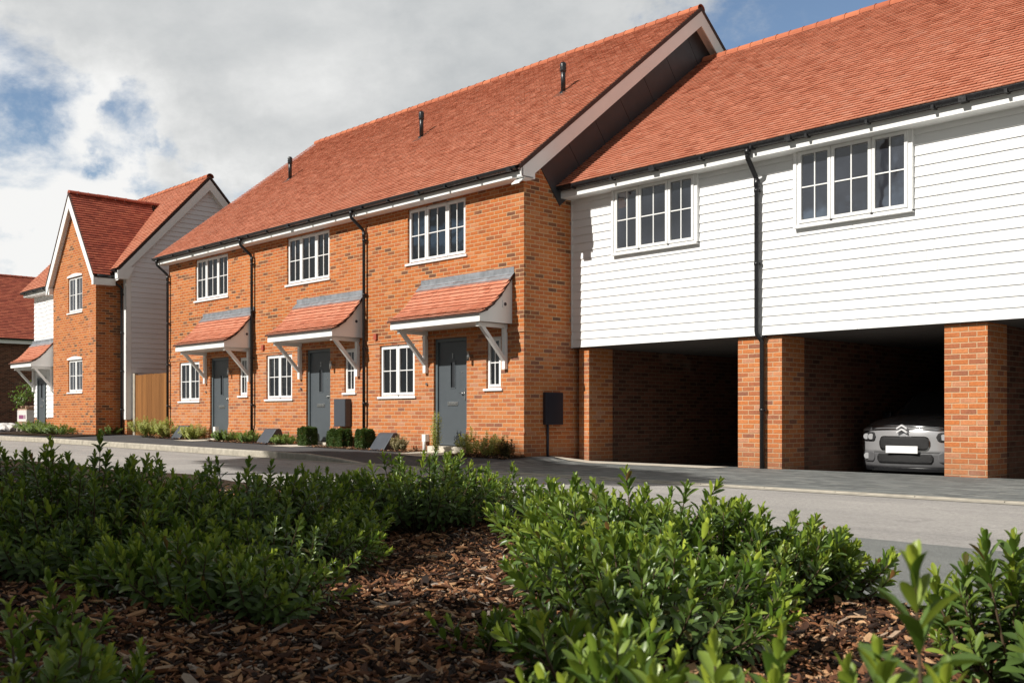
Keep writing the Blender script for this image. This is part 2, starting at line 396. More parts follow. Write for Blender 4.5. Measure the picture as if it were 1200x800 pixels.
def window(parent, x0, x1, z0, z1, Y, lights, proud=-.045, sill=True, room=0):
    """white casement window facing -Y; Y is the wall face, the frame sits `proud` behind it"""
    yf = Y-proud; f = MB(); g = MB(); fw = .052
    def ring(a0, a1, c0, c1, w, y0, y1):
        f.box(a0, a0+w, y0, y1, c0, c1); f.box(a1-w, a1, y0, y1, c0, c1)
        f.box(a0+w, a1-w, y0, y1, c1-w, c1); f.box(a0+w, a1-w, y0, y1, c0, c0+w)
    ring(x0, x1, z0, z1, fw, yf, yf+.06)
    tot = sum(lights); a = x0+fw*.55; W = (x1-x0)-fw*1.1
    for w in lights:
        b_ = a+W*w/tot
        s = .047
        ring(a+.006, b_-.006, z0+fw*.6, z1-fw*.6, s, yf-.018, yf+.03)
        i0, i1, j0, j1 = a+.006+s, b_-.006-s, z0+fw*.6+s, z1-fw*.6-s
        m = (i0+i1)/2; h = (j0+j1)/2
        f.box(m-.009, m+.009, yf-.004, yf+.012, j0, j1); f.box(i0, i1, yf-.003, yf+.0115, h-.009, h+.009)
        tw = random.uniform(-.004, .004); tz = random.uniform(-.004, .004)
        g.quad((i0, yf+.012+tw, j0-tz*0), (i1, yf+.012-tw, j0), (i1, yf+.012-tw+tz, j1), (i0, yf+.012+tw+tz, j1))
        f.box(a+W*w/tot-.02, a+W*w/tot+.02, yf, yf+.05, z0+.001, z1-.001) if b_ < x1-.1 else None
        a = b_
    fo = f.build('window', M['white'], parent)
    g.build('pane', M['glassroom'] if room else M['glass'], fo)
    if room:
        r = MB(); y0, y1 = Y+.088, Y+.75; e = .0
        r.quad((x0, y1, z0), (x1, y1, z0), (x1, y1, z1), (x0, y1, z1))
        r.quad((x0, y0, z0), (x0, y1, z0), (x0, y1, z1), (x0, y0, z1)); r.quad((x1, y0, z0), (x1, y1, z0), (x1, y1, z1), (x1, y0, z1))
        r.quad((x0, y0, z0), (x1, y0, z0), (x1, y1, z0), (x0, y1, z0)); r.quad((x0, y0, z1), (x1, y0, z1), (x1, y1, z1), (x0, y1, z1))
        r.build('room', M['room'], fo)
        if room > 1:
            n = 26
            for a0, a1 in ((x0+.05, x0+.05+.13*room), (x1-.05-.10*room, x1-.05)):
                c = MB(); vs = []
                for q in range(n+1):
                    xx = a0+(a1-a0)*q/n; yy = Y+.16+.022*math.sin(q*1.55+x0*3)
                    vs += [(xx, yy, z0+.01), (xx, yy, z1-.01)]
                c.add(vs, [(2*q, 2*q+2, 2*q+3, 2*q+1) for q in range(n)], 0, True)
                c.build('curtain', M['curtain'], fo)
    if sill:
        s = MB(); s.box(x0-.055, x1+.055, Y-.035, yf+.02, z0-.045, z0-.001)
        s.build('sill', M['white'], fo, bevel=.004)
    return fo

def tiles(parent, name, O, A, B, nrm, lenA, lenB, mat, gauge=.1, tw=.165, keep=None, curve=None):
    """courses of plain clay tiles: O eave corner, A along the eave, B up the slope"""
    O, A, B, nrm = map(np.array, (O, A, B, nrm)); V = []; rows = int(lenB/gauge)
    P = []
    for r in range(rows+1):
        o = (tw/2 if r % 2 else 0)
        n = int(math.ceil((lenA+tw)/tw))
        for k in range(n):
            a0 = k*tw-o; a1 = a0+tw-.006
            a0 = max(a0, 0); a1 = min(a1, lenA)
            if a1-a0 < .03: continue
            P.append((a0, a1, r*gauge-.02, min(r*gauge+gauge*1.35, lenB)))
    P = np.array(P)
    if keep is not None:
        c = O+np.outer((P[:, 0]+P[:, 1])/2, A)+np.outer((P[:, 2]+P[:, 3])/2, B)
        P = P[keep(c)]
    n = len(P); j = rng.normal(0, .0013, (n, 4)); th = .014
    sag = .003*np.sin(P[:, 0]*1.3)*np.sin(P[:, 2]*1.1+1)
    zt0 = .036+j[:, 0]+sag; zt1 = zt0+j[:, 1]; ztop = .004+j[:, 2]*.5+sag
    tilt = j[:, 3]*.7
    def pt(a, bb, h): return O+np.outer(a, A)+np.outer(bb, B)+np.outer(h, nrm)
    a0, a1, b0, b1 = P.T
    q = [pt(a0, b0+tilt, zt0-th), pt(a1, b0-tilt, zt1-th), pt(a1, b0-tilt, zt1), pt(a0, b0+tilt, zt0), pt(a0, b1, ztop), pt(a1, b1, ztop)]
    V = np.stack(q, 1).reshape(-1, 3)
    base = (np.arange(n)*6)[:, None]
    F = np.concatenate([base+np.array([[0, 1, 2, 3]]), base+np.array([[3, 2, 5, 4]]), base+np.array([[0, 3, 4, 4]])[:, :4], base+np.array([[1, 5, 2, 2]])[:, :4]])
    quads = F[:2*n]; tr = np.concatenate([F[2*n:3*n, :3], F[3*n:, [0, 1, 2]]])
    T = np.concatenate([quads[:, [0, 1, 2]], quads[:, [0, 2, 3]], tr])
    if curve is not None: V = curve(V)
    return np_mesh(name, V, T, mat, parent, smooth=False)

def roof_slab(b, y0, z0, y1, z1, x0, x1, th=.09):
    """flat slab under a course of tiles"""
    b.prism([(y0, z0), (y1, z1), (y1, z1-th), (y0, z0-th)], 'X', x0, x1)

def ridge(parent, x0, x1, Y, Z, r=.115, mat=None, axis='X'):
    b = MB(); x = x0; n = 8
    while x < x1-.05:
        e = min(x+.30, x1); dz = random.uniform(-.004, .004)
        ring = [(math.cos(math.pi*(1.08*k/n-.04)), math.sin(math.pi*(1.08*k/n-.04))) for k in range(n+1)]
        vs = []
        for t, rr in ((x, r), (e-.012, r*.985), (e-.012, r*1.09), (e, r*1.09)):
            for c, s in ring:
                vs.append((t, Y+c*rr, Z-.075+s*rr*.95+dz) if axis == 'X' else (Y+c*rr, t, Z-.075+s*rr*.95+dz))
        m = n+1; fs = [(i*m+k, (i+1)*m+k, (i+1)*m+k+1, i*m+k+1) for i in range(3) for k in range(n)]
        fs += [tuple(range(m))]
        b.add(vs, fs, 0, False); x = e
    return b.build('ridge_tile', mat or M['ridge'], parent)

def gutter(parent, x0, x1, Y, Z, step=.9, r=.058):
    b = MB(); n = 8
    prof = [(-r*math.cos(math.pi*k/n), -r*math.sin(math.pi*k/n)) for k in range(n+1)]
    prof = [(-r, .012)]+prof+[(r, .012)]+[(r-.006, .012)]+[((r-.006)*math.cos(math.pi*k/n), -(r-.006)*math.sin(math.pi*k/n)) for k in range(n+1)]+[(-r+.006, .012)]
    b.prism([(Y+a, Z+c) for a, c in prof], 'X', x0, x1)
    for f in range(len(b.sm)): b.sm[f] = False
    b.box(x0-.004, x0, Y-r, Y+r, Z-r*.8, Z+.012); b.box(x1, x1+.004, Y-r, Y+r, Z-r*.8, Z+.012)
    k = x0+.35
    while k < x1:
        b.box(k-.02, k+.02, Y-r-.006, Y+r+.012, Z-r-.012, Z-.02); k += step
    k = x0+2.2
    while k < x1:
        b.box(k-.05, k+.05, Y-r-.008, Y+r, Z-r-.008, Z+.014); k += 2.6
    return b.build('gutter', M['black'], parent)

def downpipe(parent, X, Yg, Zg, Yw, Zb, dx=.0, r=.034, jog=None):
    b = MB(); z1 = Zg-.16
    pts = [(X-dx, Yg, Zg-.03), (X-dx, Yg, z1), (X-dx, Yg+.01, z1-.03), (X-.01, Yw-.02, z1-.27), (X, Yw, z1-.32)]
    if jog: pts += [(X, Yw, jog[0]+.05), (X, Yw+.01, jog[0]), (X+jog[2]*.9, jog[1]-.01, jog[0]-.1), (X+jog[2], jog[1], jog[0]-.13), (X+jog[2], jog[1], Zb)]
    else: pts += [(X, Yw, Zb)]
    b.tube(pts, r, 10)
    b.tube([(X-dx, Yg, Zg-.05), (X-dx, Yg, Zg-.13)], r*1.25, 10)
    b.tube([(X, Yw, z1-.31), (X, Yw, z1-.43)], r*1.22, 10)
    z = z1-.49
    while z > Zb+.2:
        yy = Yw if not jog or z > jog[0] else jog[1]; xx = X if not jog or z > jog[0] else X+jog[2]
        b.box(xx-.062, xx+.062, yy+.012, yy+.05, z-.018, z+.018)
        b.tube([(xx, yy, z-.02), (xx, yy, z+.02)], r*1.15, 10)
        z -= 1.15
    return b.build('downpipe', M['black'], parent)

def text_mesh(name, body, size, loc, rot, mat, parent, extr=.006):
    cu = bpy.data.curves.new(name, 'FONT'); cu.body = body; cu.size = size; cu.extrude = extr; cu.align_x = 'CENTER'; cu.align_y = 'CENTER'
    o = bpy.data.objects.new(name, cu)
    dg = bpy.context.evaluated_depsgraph_get
    COL.objects.link(o); me = bpy.data.meshes.new_from_object(o.evaluated_get(dg())); bpy.data.objects.remove(o)
    n = link_mesh(name, me, mat, parent); n.location = Vector(loc)-absloc(parent); n.rotation_euler = rot
    return n

def front_door(parent, x0, x1, z0, z1, Y, number=None, lamp=True):
    f = MB(); yf = Y+.05; fr = .065
    f.box(x0, x0+fr, yf-.005, yf+.07, z0, z1); f.box(x1-fr, x1, yf-.005, yf+.07, z0, z1); f.box(x0+fr, x1-fr, yf-.005, yf+.07, z1-fr, z1)
    fo = f.build('door_frame', M['doorframe'], parent, bevel=.003)
    d = MB(); a0, a1 = x0+fr+.004, x1-fr-.004; yd = yf+.03; zt = z1-fr-.004
    gx0 = (a0+a1)/2-.062; gx1 = gx0+.124; g0, g1 = z0+1.15, z0+1.64
    d.box(a0, gx0, yd, yd+.045, z0+.03, zt); d.box(gx1, a1, yd, yd+.045, z0+.03, zt)
    d.box(gx0, gx1, yd, yd+.045, z0+.03, g0); d.box(gx0, gx1, yd, yd+.045, g1, zt)
    for x_ in (gx0-.02, gx1): d.box(x_, x_+.02, yd-.008, yd+.001, g0-.02, g1+.02)
    d.box(gx0, gx1, yd-.0078, yd+.001, g1, g1+.02); d.box(gx0, gx1, yd-.0078, yd+.001, g0-.02, g0)
    do = d.build('door', M['door'], parent)
    q = MB(); q.quad((gx0, yd+.012, g0), (gx1, yd+.012, g0), (gx1, yd+.012, g1), (gx0, yd+.012, g1)); q.build('door_glass', M['glassdark'], do)
    l = MB(); lx = (a0+a1)/2; l.box(lx-.15, lx+.15, yd-.014, yd+.001, z0+.80, z0+.875); l.box(lx-.115, lx+.115, yd-.02, yd-.013, z0+.815, z0+.86)
    l.build('letter_box', M['steel'], do, bevel=.004)
    h = MB(); h.box(a1-.085, a1-.05, yd-.012, yd+.001, z0+.90, z0+1.13); h.tube([(a1-.067, yd-.01, z0+1.04), (a1-.067, yd-.05, z0+1.04), (a1-.17, yd-.05, z0+1.04)], .010, 6)
    h.build('handle', M['steel'], do)
    k = MB(); k.tube([(a1-.16, yd-.006, z0+1.44), (a1-.16, yd+.004, z0+1.44)], .016, 8); k.build('lock', M['steel'], do)
    if number: text_mesh('number', number, .14, (lx, yd-.006, z0+1.76), (R(90), 0, 0), M['steel'], do)
    s = MB(); s.box(x0-.03, x1+.03, Y-.14, Y+.1, z0-.12, z0+.012); s.build('doorstep', M['slab'], parent, bevel=.006)
    if lamp:
        w = MB(); X = x1+.15; w.tube([(X, Y-.085, z0+1.63), (X, Y-.085, z0+1.81)], .034, 10); w.box(X-.02, X+.02, Y-.06, Y, z0+1.69, z0+1.75)
        w.build('wall_lamp', M['steel'], parent)
    return do

def canopy(parent, x0, x1, zb, Y, proj=.785, top=.90, tmat=None, sensor=True, bz=.82):
    """bell-cast tiled porch roof on two timber brackets"""
    tm = tmat or M['tile']
    prof = [(-proj-.045, zb+.165), (-proj*.80, zb+.245), (-proj*.58, zb+.37), (-proj*.36, zb+.54), (0., zb+top)]
    c = MB()
    c.box(x0, x1, Y-proj, Y-proj+.025, zb, zb+.16)                                    # fascia
    c.box(x0+.002, x1-.002, Y-proj+.025, Y, zb+.012, zb+.03)                          # soffit
    cheek = [(Y-proj+.001, zb+.001), (Y, zb+.001), (Y, zb+top-.05)]+[(Y+p, z-.045) for p, z in prof[::-1][1:-1]]+[(Y-proj+.001, zb+.13)]
    c.prism(cheek, 'X', x1-.024, x1+.001); c.prism(cheek, 'X', x0-.001, x0+.024)
    co = c.build('canopy', M['paint'], parent)
    v = MB()
    for (p, z), (q, w) in zip(prof, prof[1:]):
        v.prism([(Y+p, z), (Y+q, w), (Y+q, w-.05), (Y+p, z-.035)], 'X', x0-.05, x1+.05)
    v.build('verge', M['verge'], co)
    L = [0]
    for (p, z), (q, w) in zip(prof, prof[1:]): L.append(L[-1]+math.hypot(q-p, w-z))
    def curve(V):
        W = V.copy(); b = V[:, 1]; h = V[:, 2]
        yy = np.interp(b, L, [p for p, z in prof]); zz = np.interp(b, L, [z for p, z in prof])
        e = .01; y2 = np.interp(b+e, L, [p for p, z in prof])-np.interp(b-e, L, [p for p, z in prof]); z2 = np.interp(b+e, L, [z for p, z in prof])-np.interp(b-e, L, [z for p, z in prof])
        n = np.hypot(y2, z2)+1e-9
        lo = b < 0; yy = np.where(lo, prof[0][0]+b*.75, yy); zz = np.where(lo, prof[0][1]+b*.5, zz)
        W[:, 1] = Y+yy-h*z2/n; W[:, 2] = zz+h*y2/n
        return W
    tiles(co, 'roof_tiles', (x0-.07, 0, 0), (1, 0, 0), (0, 1, 0), (0, 0, 1), x1-x0+.14, L[-1]-.02, tm, curve=curve)
    f = MB(); zt = zb+top
    f.box(x0-.02, x1+.06, Y-.012, Y-.001, zt+.01, zt+.125)
    f.add([(x0-.06, Y-.006, zt+.03), (x1+.075, Y-.006, zt+.03), (x1+.075, Y-.115, zt-.085), (x0-.06, Y-.115, zt-.085)], [(0, 1, 2, 3)])
    f.add([(x0-.06, Y-.115, zt-.085), (x1+.075, Y-.115, zt-.085), (x1+.075, Y-.115, zt-.11), (x0-.06, Y-.115, zt-.11)], [(0, 1, 2, 3)])
    f.build('lead_flashing', M['lead'], co)
    for X in (x0+.11, x1-.20):
        k = MB()
        k.box(X, X+.085, Y-.075, Y-.002, zb-bz, zb)
        k.box(X+.004, X+.081, Y-proj+.08, Y-.075, zb-.075, zb)
        k.beam((X+.0425, Y-.05, zb-bz+.17), (X+.0425, Y-proj+.17, zb-.05), .07, .075, (1, 0, 0))
        k.build('bracket', M['paint'], co, bevel=.004)
    if sensor:
        s = MB(); s.box(x1+.001, x1+.012, Y-.24, Y-.12, zb+.28, zb+.40); s.build('vent_plate', M['paint'], co)
        s = MB(); s.tube([(x1+.01, Y-.18, zb+.34), (x1+.018, Y-.18, zb+.34)], .032, 12); s.build('vent_cap', M['boxdark'], co)
    return co

def weatherboards(name, parent, a0, a1, z0, z1, plane, axis='Y', mat=None, pitch=.148, holes=(), top=None):
    """lapped boards: axis 'Y' faces -Y along X; axis 'X' faces +X along Y. top(a)->z clips under a gable"""
    b = MB(); z = z0; i = 0
    while z < z1-.01:
        zt = min(z+pitch+.012, z1+.012)
        cuts = [a0]; a = a0+random.uniform(1.2, 3.6)
        while a < a1-.5: cuts.append(a); a += 3.6
        cuts.append(a1)
        segs = []
        for s, e in zip(cuts, cuts[1:]):
            s += .0025; e -= .0025
            if top is not None:
                aa = [q for q in lin(s, e, 120) if top(q) > z+.01]
                if not aa: continue
                s, e = aa[0], aa[-1]
            segs.append((s, e))
        for s, e in segs:
            tz = zt if top is None else min(zt, z1+5)
            if axis == 'Y': b.prism([(plane-.029, z), (plane-.010, tz), (plane, tz), (plane, z)], 'X', s, e)
            else:
                b.prism([(plane+.034, z), (plane+.010, tz), (plane, tz), (plane, z)], 'Y', s, e)
        z += pitch
    return b.build(name, mat or M['clad'], parent)

# ------------------------------------------------------------------ the terrace: three houses
EY, EZ, RYm, RZm = -.33, 5.10, 4.98, 9.30       # eave edge and ridge of the roof
SL = math.hypot(RYm-EY, RZm-EZ); cb, sb = (RYm-EY)/SL, (RZm-EZ)/SL
UNITS = [(-14.26, -9.55, -9.28), (-9.55, -4.80, -4.63), (-4.80, 0., 0.)]
HL = ['brick terraced house at the left end of the row, beside the timber gate',
      'middle brick terraced house, with a grey meter box right of its door',
      'brick terraced house at the right end of the row, its gable beside white boards']
NUM = [None, '3', '1']
for i, (X0, X1, dx) in enumerate(UNITS):
    h = thing('terraced_house', HL[i], 'house', ((X0+X1)/2, 0, zs((X0+X1)/2)), 0, 'brick terraced houses')
    holes = [(dx-4.335, dx-3.16, 1.13, 2.19), (dx-2.55, dx-1.56, .13, 2.235), (dx-1.01, dx-.605, 1.235, 2.19), (dx-3.385, dx-1.595, 3.80, 4.90)]
    b = MB()
    wall_grid(b, X0, X1, 2.27, 5.02, [holes[3]], 0.)
    wall_grid(b, X0, X1, -.35, 2.27, holes[:3], 0., mi=1)
    rw = MB(); rw.quad((X1, 9.958, -.35), (X0, 9.958, -.35), (X0, 9.958, 5.0), (X1, 9.958, 5.0)); rw.build('rear_wall', M['brick'], h)
    rz = lambda y: EZ-.10+(y-EY)*sb/cb if y < RYm else RZm-.10-(y-RYm)*sb/cb
    gab = lambda zc: [(0., zc), (9.96, zc), (9.96, 5.), (RYm, RZm-.14), (0., 5.)]
    if i == 2:
        b.add([(0, y, z) for y, z in [(0, 2.27), (9.96, 2.27), (9.96, rz(9.96)), (RYm, rz(RYm)), (0, rz(0))]], [(0, 1, 2, 3, 4)])
        b.add([(0, y, z) for y, z in [(0, -.4), (9.96, -.4), (9.96, 2.27), (0, 2.27)]], [(0, 1, 2, 3)], 1)
    if i == 0:
        b.add([(X0, y, z) for y, z in [(0, -.4), (9.96, -.4), (9.96, rz(9.96)), (RYm, rz(RYm)), (0, rz(0))]], [(4, 3, 2, 1, 0)])
    wob = b.build('brick_wall', M['brick'], h, mats=[M['brick'], M['brick_low']])
    # projecting courses: plinth and string
    e0 = X0-(.022 if i == 0 else 0); e1 = X1+(.022 if i == 2 else 0)
    for s0, s1, end in ((e0, holes[1][0], 0), (holes[1][1], e1, 1)):
        p = MB(); p.box(s0, s1, -.024, .001, -.35, .42); p.box(s0, s1, -.012, .0005, .4202, .495)
        if end and i == 2: p.box(-.001, .024, .001, 9.9, -.4, .42); p.box(-.0005, .012, .001, 9.9, .4202, .495)
        p.build('brick_plinth', M['brick_low'], h)
    p = MB()
    for s0, s1 in ((e0, holes[1][0]-.002), (holes[1][0]-.002, holes[1][1]+.002), (holes[1][1]+.002, e1)):
        p.box(s0, s1, -.02, .001, 2.238, 2.305)
    if i == 2: p.box(-.001, .018, .001, 9.9, 2.238, 2.305)
    p.build('string_course', M['brick_low'], h)
    # windows, door, canopy
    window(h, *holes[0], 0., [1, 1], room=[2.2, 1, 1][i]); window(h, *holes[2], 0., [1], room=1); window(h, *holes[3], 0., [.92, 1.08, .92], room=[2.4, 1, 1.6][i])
    front_door(h, *holes[1], 0., NUM[i])
    canopy(h, dx-2.917, dx-.309, 2.395, 0.)
    # roof
    x0 = X0-(.24 if i == 0 else 0); x1 = X1+(.232 if i == 2 else 0)
    rb = MB(); roof_slab(rb, EY+.02, EZ+.0, RYm, RZm-.015, x0+.03, x1-.03, .08); roof_slab(rb, 2*RYm-EY, EZ, RYm, RZm-.015, x0+.03, x1-.03, .08)
    ro = rb.build('roof', M['verge'], h)
    tiles(ro, 'roof_tiles', (x0, EY-.02, EZ), (1, 0, 0), (0, cb, sb), (0, -sb, cb), x1-x0, SL+.02, M['tile'])
    bk = MB(); bk.quad((x1, 2*RYm-EY, EZ+.02), (x0, 2*RYm-EY, EZ+.02), (x0, RYm, RZm+.02), (x1, RYm, RZm+.02)); bk.build('rear_slope', M['tile'], ro)
    ridge(ro, x0, x1, RYm, RZm+.045)
    # soil vent pipe through the tiles
    vx = [-12.0, -6.09, -1.42][i]; vy = 2.5; vz = EZ+(vy-EY)*sb/cb
    v = MB(); v.tube([(vx, vy, vz-.1), (vx, vy, vz+.04)], [.085, .075], 12); v.tube([(vx, vy, vz), (vx, vy, vz+.60)], .05, 12)
    v.tube([(vx, vy, vz+.44), (vx, vy, vz+.47), (vx, vy, vz+.50), (vx, vy, vz+.53), (vx, vy, vz+.56), (vx, vy, vz+.6), (vx, vy, vz+.645)], [.052, .072, .06, .072, .06, .07, .045], 12)
    v.add([(vx-.16, vy-.17, vz-.13+.045), (vx+.16, vy-.17, vz-.13+.045), (vx+.16, vy+.12, vz+.095+.045), (vx-.16, vy+.12, vz+.095+.045)], [(0, 1, 2, 3)])
    v.build('vent_pipe', M['black'], ro)
    # eaves
    f = MB(); f.box(x0+.02, x1-(0 if i == 2 else 0), -.265, -.245, 4.935, 5.10); f.box(x0+.02, x1, -.245, 0, 4.93, 4.945)
    f.build('fascia', M['paint'], h)
    gutter(h, x0, x1-(.06 if i == 2 else .0), -.335, 5.10)
    if i == 2:                                          # gable verge: bargeboards, boxed eave, dark panels
        bb = MB(); bw = .27
        for y0, z0, y1, z1 in ((EY+.02, EZ-.03, RYm, RZm-.03), (2*RYm-EY, EZ-.03, RYm, RZm-.03)):
            sg = 1 if y1 > y0 else -1
            nx = (0, 0)
            lo = lambda y: z1-bw/cb-abs(y-y1)*sb/cb
            bb.prism([(y0, z0), (y1, z1), (y1, z1-bw/cb), (y0+sg*.36, lo(y0+sg*.36)), (y0+sg*.36, 4.925), (y0+sg*.03, 4.925)], 'X', x1-.032, x1)
            bb.prism([(y0, z0-bw*.9), (y1, z1-bw*.9), (y1, z1-bw*.9-.02), (y0, z0-bw*.9-.02)], 'X', .001, x1-.032)
        bb.box(.0, x1-.0325, -.244, .048, 4.926, 4.944)
        bb.build('bargeboard', M['paint'], h)
        vg = MB()
        for y0, z0, y1, z1 in ((EY, EZ, RYm, RZm), (2*RYm-EY, EZ, RYm, RZm)):
            vg.prism([(y0, z0+.03), (y1, z1+.03), (y1, z1-.06), (y0, z0-.06)], 'X', x1-.05, x1+.012)
        vg.build('verge', M['verge'], h)
        pn = MB(); s = .78
        while s < SL+4.4:
            e = s+.93
            def q(ss, dd):
                if ss <= SL: return (EY+cb*ss+sb*dd, EZ-.2+sb*ss-cb*dd)
                t = ss-SL; return (RYm+cb*t, RZm-.2-sb*t)
            if e <= SL-.15:
                pn.prism([q(s+.006, 0), q(e-.006, 0), q(e-.006, 1.0), q(s+.006, 1.0)], 'X', .003, .016)
            s = e
            if s > SL-.9: break
        pn.prism([(EY+cb*(s+.006), EZ-.2+sb*(s+.006)), (RYm, RZm-.22), (8.6, 6.3), (EY+cb*(s+.006)+sb*1.0, EZ-.2+sb*s-cb*1.0)], 'X', .003, .016)
        pn.build('gable_panel', M['panel'], h)
    # rainwater pipes
    if i == 0: downpipe(h, -14.19, -.335, 5.10, -.075, .08, .12)
    downpipe(h, [-9.53, -4.80, 0][i], -.335, 5.10, -.075, .05, .10) if i < 2 else None
    # services
    if i == 1:
        m = MB(); m.box(-5.80, -5.37, -.16, -.001, .50, 1.10); m.build('meter_box', M['box'], h, bevel=.008)
        m = MB(); m.box(-5.795, -5.375, -.168, -.158, .505, 1.095); m.build('meter_box_lid', M['box'], h, bevel=.004)
    if i == 2:
        m = MB(); m.box(.001, .075, .48, .94, .57, 1.16); m.build('meter_box', M['boxdark'], h, bevel=.008)
        m = MB(); m.tube([(.045, .56, .57), (.045, .56, -.2)], .024, 8); m.build('meter_pipe', M['boxdark'], h)
    a = MB(); ax = dx-4.45; a.box(ax-.045, ax+.045, -.05, -.001, 2.32 if i else 2.3, 2.45); a.build('alarm_box', plain('terracotta_vent', (.35, .07, .04), .6), h) if i != 0 else None
    t_ = MB(); t_.tube([(dx-2.75, -.03, 1.36), (dx-2.75, 0, 1.36)], .028, 8); t_.build('outside_tap', M['steel'], h)
    px = dx-2.30+(.0 if i < 2 else .0); px = [-11.38, -6.84, -2.72][i]; zz = zs(px)
    w = MB(); w.tube([(px, -.10, zz-.1), (px, -.10, zz+.2), (px, -.06, zz+.27)], .036, 8); w.box(px-.055, px+.055, -.12, -.02, zz+.2, zz+.34)
    w.build('drain_pipe', M['pipe_white'], h)

# ------------------------------------------------------------------ the boarded house over the carports
CY = 1.25; CX1 = 15.2
h = thing('coach_house', 'white weatherboarded house with open brick carports under it', 'house', (7, CY, -.1))
weatherboards('weatherboards', h, .0, CX1, 2.0, 4.82, CY)
b = MB(); b.box(.02, CX1, CY+.001, CY+.25, 2.012, 4.9); b.box(.001, .035, CY-.03, CY, 1.995, 4.8); b.build('wall_core', M['paint'], h)
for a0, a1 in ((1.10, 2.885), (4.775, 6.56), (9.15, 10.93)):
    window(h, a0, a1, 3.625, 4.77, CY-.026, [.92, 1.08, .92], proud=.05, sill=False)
    c = MB(); c.box(a0-.055, a0-.001, CY-.095, CY-.005, 3.60, 4.775); c.box(a1+.001, a1+.03, CY-.075, CY-.005, 3.60, 4.775); c.box(a0-.055, a1+.03, CY-.10, CY-.005, 3.585, 3.624)
    c.build('window_casing', M['white'], h, bevel=.003)
CE, CZ, CRY, CRZ = .86, 4.94, 5.39, 8.34
sl = math.hypot(CRY-CE, CRZ-CZ); c2, s2 = (CRY-CE)/sl, (CRZ-CZ)/sl
rb = MB(); roof_slab(rb, CE+.02, CZ, CRY, CRZ-.015, .02, CX1+.2, .08); roof_slab(rb, 2*CRY-CE, CZ, CRY, CRZ-.015, .02, CX1+.2, .08)
ro = rb.build('roof', M['verge'], h)
tiles(ro, 'roof_tiles', (.02, CE-.02, CZ), (1, 0, 0), (0, c2, s2), (0, -s2, c2), CX1+.2, sl+.02, M['tile'])
bk = MB(); bk.quad((CX1+.2, 2*CRY-CE, CZ+.02), (.02, 2*CRY-CE, CZ+.02), (.02, CRY, CRZ+.02), (CX1+.2, CRY, CRZ+.02)); bk.build('rear_slope', M['tile'], ro)
ridge(ro, .03, CX1+.2, CRY, CRZ+.045)
f = MB(); f.box(.005, CX1+.2, .935, .955, 4.745, 4.93); f.box(.005, CX1+.2, .955, CY-.001, 4.745, 4.76); f.build('fascia', M['paint'], h)
gutter(h, .03, CX1+.2, .875, 4.925, .95)
downpipe(h, 4.075, .875, 4.925, CY-.095, -.15, -.015, .04, jog=(2.02, CY-.02, .05))
downpipe(h, 13.2, .875, 4.925, CY-.095, -.15, .08, .04, jog=(2.02, CY-.02, .05))
# brick piers and the walls behind them
PY = 1.30
for px0, px1 in ((.14, .385), (3.63, 4.435), (6.985, 7.565), (10.6, 11.2), (14.5, 15.1)):
    p = MB(); p.box(px0, px1, PY, PY+.66, -.4, 1.985); p.build('brick_pier', M['brick_low'], h)
    ins = 0 if px1 < 1 else .07
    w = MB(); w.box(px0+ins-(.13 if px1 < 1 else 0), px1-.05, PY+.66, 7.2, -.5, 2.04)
    w.build('dividing_wall', M['brick_dark'], h)  # dividing walls painted darker brown in place of the bays' shade
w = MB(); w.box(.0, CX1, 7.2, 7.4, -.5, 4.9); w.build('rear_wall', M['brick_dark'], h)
w = MB(); w.box(CX1-.12, CX1, CY+.25, 7.2, 2.0, 4.9); w.prism([(CY, 4.9), (9.5, 4.9), (CRY, CRZ-.12)], 'X', CX1-.1, CX1); w.build('end_wall', M['clad'], h)
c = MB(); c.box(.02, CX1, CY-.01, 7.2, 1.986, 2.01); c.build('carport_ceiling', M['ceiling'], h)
c = MB(); c.tube([(2.6, 6.2, .75), (2.6, 6.2, 1.5)], .012, 6); c.build('cable_conduit', M['pipe_white'], h)

# ------------------------------------------------------------------ detached house on the left: white boards, brick gable bay, grey boarded side
h = thing('detached_house', 'detached house with brick gable bay, white front and grey boarded side, beyond the fence', 'house', (-20.5, 2, .15))
HX0, HX1, HY0, HY1 = -25., -17.1, 0., 5.2
bx0, bx1, by = -20.9, -17.42, -.80
# main body core
b = MB(); b.box(HX0, HX1, .02, HY1, -.3, 5.1); b.prism([(HY0-.02, 5.1), (HY1+.2, 5.1), (2.6, 8.1)], 'X', HX0+.02, HX1); b.build('wall_core', M['paint'], h)
rzl = lambda y: 8.26-.30-abs(y-2.58)*1.075
weatherboards('side_boards', h, HY0-.02, HY1, .66, 8.0, HX1, 'X', M['cladgrey'], .152, top=rzl)
tr = MB(); tr.box(HX1-.13, HX1+.03, -.035, .0, .62, 5.0); tr.box(HX1, HX1+.034, -.035, .12, .62, 5.0); tr.build('corner_trim', M['paint'], h)
p = MB(); p.box(HX0-.01, HX1+.02, -.012, HY1, -.35, .64); p.build('brick_plinth', M['brick'], h)
doorh = (-24.62, -23.86, .22, 2.06)
weatherboards('front_boards', h, HX0, doorh[0]-.06, .68, 4.95, HY0, mat=M['clad']); weatherboards('front_boards', h, doorh[1]+.06, bx0, .68, 4.95, HY0, mat=M['clad'])
weatherboards('front_boards', h, doorh[0]-.06, doorh[1]+.06, 2.12, 4.95, HY0, mat=M['clad'])
front_door(h, *doorh, -.10, None, lamp=False)
canopy(h, -25.1, -23.05, 2.40, -.03, .75, .86, sensor=False)
